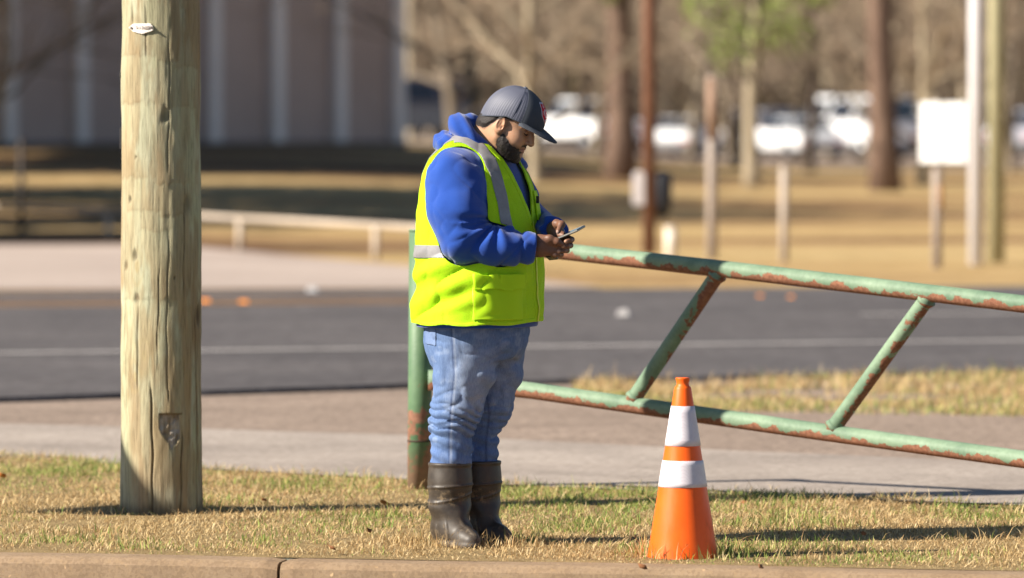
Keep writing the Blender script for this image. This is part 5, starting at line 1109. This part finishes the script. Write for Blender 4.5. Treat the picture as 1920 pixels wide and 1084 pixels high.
for fn, lo, hi in ((hand_near, W(985, 490, -.32), W(1062, 425, -.19)), (hand_far, W(1020, 490, -.30), W(1080, 402, -.06))):
    V, Q = iso(fn, lo, hi, 0.0019); n_ = sum(len(a) for a in parts_v)
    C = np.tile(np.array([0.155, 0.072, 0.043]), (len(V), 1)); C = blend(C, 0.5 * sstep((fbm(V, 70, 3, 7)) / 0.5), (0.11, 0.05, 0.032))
    tips = [W(1060, 449, -.276), W(1054, 458, -.276), W(1046, 467, -.276), W(1038, 473, -.276)] if fn is hand_far else []
    for q_ in tips: C = blend(C, sstep(1.5 - length(V - q_) / 0.0075), (0.42, 0.24, 0.16))
    if fn is hand_far: C = blend(C, sstep(1.5 - length(V - W(1043, 433, -.252)) / 0.008), (0.40, 0.27, 0.23))
    parts_v.append(V); parts_q.append(tri(Q) + n_); parts_c.append(C)
# arms, chest and legs under the clothes
b = MB()
b.tube([Bp(.05, 0, .80), Bp(.05, 0, 1.0), Bp(.05, 0, 1.25), Bp(.045, 0, 1.40), Bp(.055, 0, 1.46)], [.12, .14, .14, .11, .07], 16)
for pts, rr in (([Sn, En, Wn - fa * .04], [.05, .04, .026]), ([Sf, Ef, Wf - fb * .04], [.05, .04, .026]), ([Bp(.045, .0, 1.38), Sn], [.07, .05]), ([Bp(.045, .0, 1.38), Sf], [.07, .05])): b.tube([Vector(p_) for p_ in pts], rr, 12)
for leg in (NL, FL): b.tube([Vector(p_) for p_ in leg] + [Vector((leg[-1][0], leg[-1][1], 0.08))], [.085, .08, .065, .05, .045, .035], 12)
bv = np.array(b.v); n_ = sum(len(a) for a in parts_v); bt = []
for f_ in b.f:
    for k in range(1, len(f_) - 1): bt.append((f_[0] + n_, f_[k] + n_, f_[k + 1] + n_))
parts_v.append(bv); parts_q.append(np.array(bt)); parts_c.append(np.tile(np.array([0.36, 0.19, 0.11]), (len(bv), 1)))
body = mesh_obj('body', np.concatenate(parts_v), np.concatenate(parts_q), M_SKIN, MAN, True, np.clip(np.concatenate(parts_c), 0, 1))

# ---- beard and short hair grow out of the head surface
t = NT('black_hair', 0.55, 0.3); v = t.coord(); f_ = t.noise(v, 260, 4, 0.8); t.color(t.ramp(f_, [(0.3, (0.008, 0.006, 0.006)), (0.62, (0.03, 0.023, 0.02)), (0.8, (0.10, 0.085, 0.075))])).bump(f_, 0.6, 0.003); M_HAIR = t.m
HT = tri(hq)
def hair_layer(name, phi, grow, seed):
    lift = grow * sstep(-phi / 0.028) - 0.0006; lift = lift * (0.95 + 0.14 * fbm(hv, 260, 2, seed)); n2 = hN + 0.25 * np.array([0.3, 0, -1.0])
    P_, T_ = clip(hv + hN * (lift + 0.0004)[:, None] + np.array([0.1, 0, -0.35]) * np.clip(lift, 0, 1)[:, None], hq, phi); return mesh_obj(name, Hw(P_), T_, M_HAIR, body, True)
hair_layer('beard', bp_ + 0.0035 * fbm(hv, 90, 2, 6), 0.0075, 5); hair_layer('hair', hp_ + 0.003 * fbm(hv, 90, 2, 8), 0.006, 9)
b = MB(); b.tube([Vector(Hw(q_)) for q_ in ((0.0905, 0.021, 0.0085), (0.0925, 0.030, 0.0055), (0.089, 0.041, 0.0065), (0.082, 0.0475, 0.0105))], [.0012, .002, .002, .001], 6); b.build('eyelashes', M_HAIR, body, smooth=True)
b = MB(); b.tube([Vector(Hw(q_)) for q_ in ((0.0965, 0.014, 0.034), (0.0965, 0.03, 0.0385), (0.084, 0.05, 0.034))], [.003, .004, .002], 6); b.build('eyebrow', M_HAIR, body, smooth=True)

# ---- cap
t = NT('cap_twill', 0.85, 0.2); v = t.coord(); f_ = t.noise(v, 300, 3, 0.8); t.color(t.ramp(f_, [(0.3, (0.040, 0.046, 0.058)), (0.7, (0.064, 0.072, 0.088))])).bump(f_, 0.25, 0.002); M_CAP = t.m
t = NT('cap_mesh', 0.55, 0.4); f_ = t.attr(); t.color(t.mix(f_, (0.040, 0.045, 0.066), (0.17, 0.175, 0.23))); M_CAPMESH = t.m
M_PATCHR = plain('patch_red', (0.50, 0.012, 0.03), 0.8, var=0.1); M_PATCHW = plain('patch_white', (0.72, 0.62, 0.64), 0.8, var=0.05)
def cap_pt(th, t_, off=0.0):
    """th 0 is the front, positive towards his right; t 0 rim to 1 crown"""
    cf, sf_ = np.cos(th), np.sin(th); fr_ = np.where(cf > 0, 0.1235, 0.119); rim = np.interp(cf, [-1, -0.5, 0.0, 0.6, 1.0], [-0.020, 0.010, 0.040, 0.045, 0.038])
    n = 2.55; rr = (1 - np.clip(t_, 0, 1) ** n) ** (1 / 2.15); top_ = 0.157
    rr = rr * (1 - 0.0 * t_); bulge = 1 + 0.035 * np.sin(np.pi * np.clip(t_, 0, 1)) * (cf < 0.2)
    seams = 1 - 0.010 * np.exp(-(((th / (math.pi / 3)) - np.round(th / (math.pi / 3))) / 0.05) ** 2) * (1 - t_)
    lean_ = 0.004
    f_ = lean_ + fr_ * cf * rr * bulge; r_ = 0.0885 * sf_ * rr * bulge; u_ = rim + (top_ - rim) * np.clip(t_, 0, 1)
    f_ = f_ - np.where(cf > 0.0, 0.012 * np.clip(t_, 0, 1) ** 2 * cf, 0)
    p = np.stack([f_ * seams, r_ * seams, u_ + 0 * f_], -1); 
    nrm = np.stack([cf / fr_ * rr + 1e-4, sf_ / 0.0885 * rr, 11 * np.clip(t_, 0, 1) ** 1.6 + 0 * cf], -1); nrm /= length(nrm)[..., None]; return p + nrm * off
cap = None
def cap_surface(name, th0, th1, m, parent, off=0.0, colors=False, n=150, nt=46):
    th, tt = np.meshgrid(np.linspace(th0, th1, n), np.linspace(0, 1, nt) ** 0.8, indexing='ij'); p = cap_pt(th, np.clip(tt, 0, 0.9995), off)
    if colors: p = p + 0.0006 * np.sin(th * 150)[..., None] * np.stack([np.cos(th), np.sin(th), 0 * th], -1)
    ii, kk = np.meshgrid(np.arange(n - 1), np.arange(nt - 1), indexing='ij'); F = np.stack([ii * nt + kk, (ii + 1) * nt + kk, (ii + 1) * nt + kk + 1, ii * nt + kk + 1], -1).reshape(-1, 4)
    F = F[:, ::-1]; cl = None
    if colors:
        c_ = 0.18 + 0.55 * (np.sin(th * 75) > 0.1) * (0.5 + 0.5 * (np.sin(tt * 120 + np.round(th * 12) * 3.14) > -0.2)); cl = np.repeat(c_.reshape(-1, 1), 3, 1)
    o = mesh_obj(name, Hw(p.reshape(-1, 3)), F, m, parent, True, cl); s_ = o.modifiers.new('t', 'SOLIDIFY'); s_.thickness = 0.0025; s_.offset = 0
    return o
cap = cap_surface('cap', -1.08, 1.08, M_CAP, MAN, 0.0008); cap_surface('mesh_back', 1.075, 2 * math.pi - 1.075, M_CAPMESH, cap, 0, True, 300, 60)
# rim band, brim, button
b = MB(); th = np.linspace(-math.pi, math.pi, 97); b.tube([Vector(Hw(cap_pt(np.array(a), np.array(0.004), 0.0008))) for a in th], 0.0022, 6); b.build('rim_band', M_CAP, cap, smooth=True)
b = MB(); b.lathe([(0, .007), (.005, .006), (.0085, .003), (.009, 0), (0, -.002)], n=16); o = b.build('button', plain('cap_button', (0.10, 0.11, 0.14), 0.7), cap, smooth=True)
o.matrix_local = Matrix.Translation(Vector(Hw((-0.004, 0, 0.1565)))) @ Matrix((Vector(Hf), Vector(Hr), Vector(Hu))).transposed().to_4x4()
NB, NC = 41, 14; sg_, tq = np.meshgrid(np.linspace(-1, 1, NB), np.linspace(0, 1, NC), indexing='ij'); a_ = sg_ * 1.12
root = cap_pt(a_, np.full_like(a_, 0.01)); outl = 0.074 * np.sqrt(np.clip(1 - np.abs(sg_) ** 2.6, 0, 1)); p = root.copy()
p[..., 0] += tq * outl; p[..., 1] *= 1 - 0.04 * tq; p[..., 2] += -0.010 * tq - 0.005 * np.abs(p[..., 1] / 0.08) ** 2 * tq + 0.004 * np.sin(tq * math.pi)
ii, kk = np.meshgrid(np.arange(NB - 1), np.arange(NC - 1), indexing='ij'); F = np.stack([ii * NC + kk, ii * NC + kk + 1, (ii + 1) * NC + kk + 1, (ii + 1) * NC + kk], -1).reshape(-1, 4)
o = mesh_obj('brim', Hw(p.reshape(-1, 3)), F, M_CAP, cap); s_ = o.modifiers.new('t', 'SOLIDIFY'); s_.thickness = 0.0045; s_.offset = 0
# front badge: white edged red shield with LA and 19 round a pale wheel
def badge(pts, off):   # badge plane (s to his right, v up) wrapped on the crown
    s_, v_ = np.array(pts).T; return cap_pt(s_ / 0.112, 0.56 + v_ / 0.112, off)
def badge_poly(name, pts, m, off, parent):
    n = len(pts); c_ = np.mean(pts, 0); dense = []
    for i in range(n):
        for k in range(6): dense.append(np.array(pts[i]) + (np.array(pts[(i + 1) % n]) - np.array(pts[i])) * k / 6)
    V = [c_]; nd = len(dense); rings_ = (0.25, 0.5, 0.75, 1.0)
    for q_ in rings_: V += [c_ + (d_ - c_) * q_ for d_ in dense]
    F = [(0, 1 + (i + 1) % nd, 1 + i) for i in range(nd)]
    for k in range(3): F += [(1 + k * nd + i, 1 + k * nd + (i + 1) % nd, 1 + (k + 1) * nd + (i + 1) % nd, 1 + (k + 1) * nd + i) for i in range(nd)]
    o = mesh_obj(name, Hw(badge(V, off)), F, m, parent); s2 = o.modifiers.new('t', 'SOLIDIFY'); s2.thickness = 0.0016; s2.offset = 0; return o
shield = [(-0.036, 0.027), (-0.031, 0.030), (0.031, 0.030), (0.036, 0.027), (0.037, -0.006), (0.0, -0.033), (-0.037, -0.006)]
bd = badge_poly('badge', shield, M_PATCHW, 0.0020, cap); badge_poly('badge_field', [(a * 0.90, c_ * 0.89) for a, c_ in shield], M_PATCHR, 0.0032, bd)
badge_poly('badge_wheel', [(0.012 * math.cos(a), 0.001 + 0.013 * math.sin(a)) for a in np.linspace(0, 6.283, 13)[:-1]], M_PATCHW, 0.0044, bd)
badge_poly('badge_hub', [(0.007 * math.cos(a), 0.001 + 0.0075 * math.sin(a)) for a in np.linspace(0, 6.283, 13)[:-1]], M_PATCHR, 0.0054, bd)
badge_poly('badge_scroll', [(0.006, -0.015), (-0.006, -0.015), (-0.012, -0.019), (0.0, -0.025), (0.012, -0.019)], M_PATCHW, 0.0044, bd)
for txt, s0, v0, sz in (('LA', 0.0175, 0.0165, 0.0135), ('19', 0.0305, -0.004, 0.013)):
    cu = bpy.data.curves.new('lettering', 'FONT'); cu.body = txt; cu.size = sz * 1.35; cu.resolution_u = 3
    tmp = bpy.data.objects.new('tmp', cu); link(tmp); dg = bpy.context.evaluated_depsgraph_get(); me = bpy.data.meshes.new_from_object(tmp.evaluated_get(dg)); bpy.data.objects.remove(tmp)
    co = np.array([v_.co[:] for v_ in me.vertices]); fc = [tuple(p_.vertices) for p_ in me.polygons]
    mesh_obj('lettering', Hw(badge(np.stack([s0 - co[:, 0], v0 + co[:, 1]], -1), 0.0046)), fc, M_PATCHW, bd, False)

# ---- phone in his hands (a thing of its own) and the dark case below it
def slab(name, c, L, Wd, hl, hw, ht, m, bev=0.004):
    L = Vector(L).normalized(); Wd = Vector(Wd); Wd = (Wd - L * Wd.dot(L)).normalized(); Nn = L.cross(Wd); b = MB(); b.box((0, 0, 0), (hl, hw, ht)); o = b.build(name, m, None, bevel=bev, seg=3)
    o.matrix_local = Matrix.Translation(Vector(c)) @ Matrix((L, Wd, Nn)).transposed().to_4x4(); return o
M_PH = plain('phone_case', (0.085, 0.085, 0.08), 0.35, 0.5, 0.1); M_PHE = plain('phone_edge', (0.30, 0.29, 0.26), 0.3, 0.5, metal=0.6); M_SCR = NT('phone_screen', 0.06, 0.6).color((0.01, 0.011, 0.014)).m
ph = empty('phone', MP + Vector(W(1060, 437, -0.235))); tag(ph, 'dark smartphone held up in both hands of the man', 'phone')
Lx, Wx = (0.100, -0.062, 0.043), (-0.057, -0.109, -0.030)
for nm, c_, dims, m in (('case', 0.0, (0.073, 0.036, 0.0045), M_PH), ('edge_frame', 0.0, (0.0738, 0.0368, 0.0028), M_PHE), ('screen', 0.0048, (0.070, 0.033, 0.0005), M_SCR)):
    o = slab(nm, (0, 0, 0), Lx, Wx, *dims, m, 0.003 if nm != 'screen' else 0.0002); o.parent = ph
    if c_:
        n_ = Vector(o.matrix_local.col[2][:3]); sgn = 1 if n_.z > 0 else -1; o.location = n_ * c_ * sgn
cs = slab('phone_case', MP + Vector(W(1034, 477, -0.243)), (0.9, -0.3, 0.10), (-.3, -.8, .3), 0.019, 0.022, 0.009, plain('black_case', (0.012, 0.012, 0.014), 0.35), 0.005)
tag(cs, 'small black case held under the phone in the right hand', 'case')
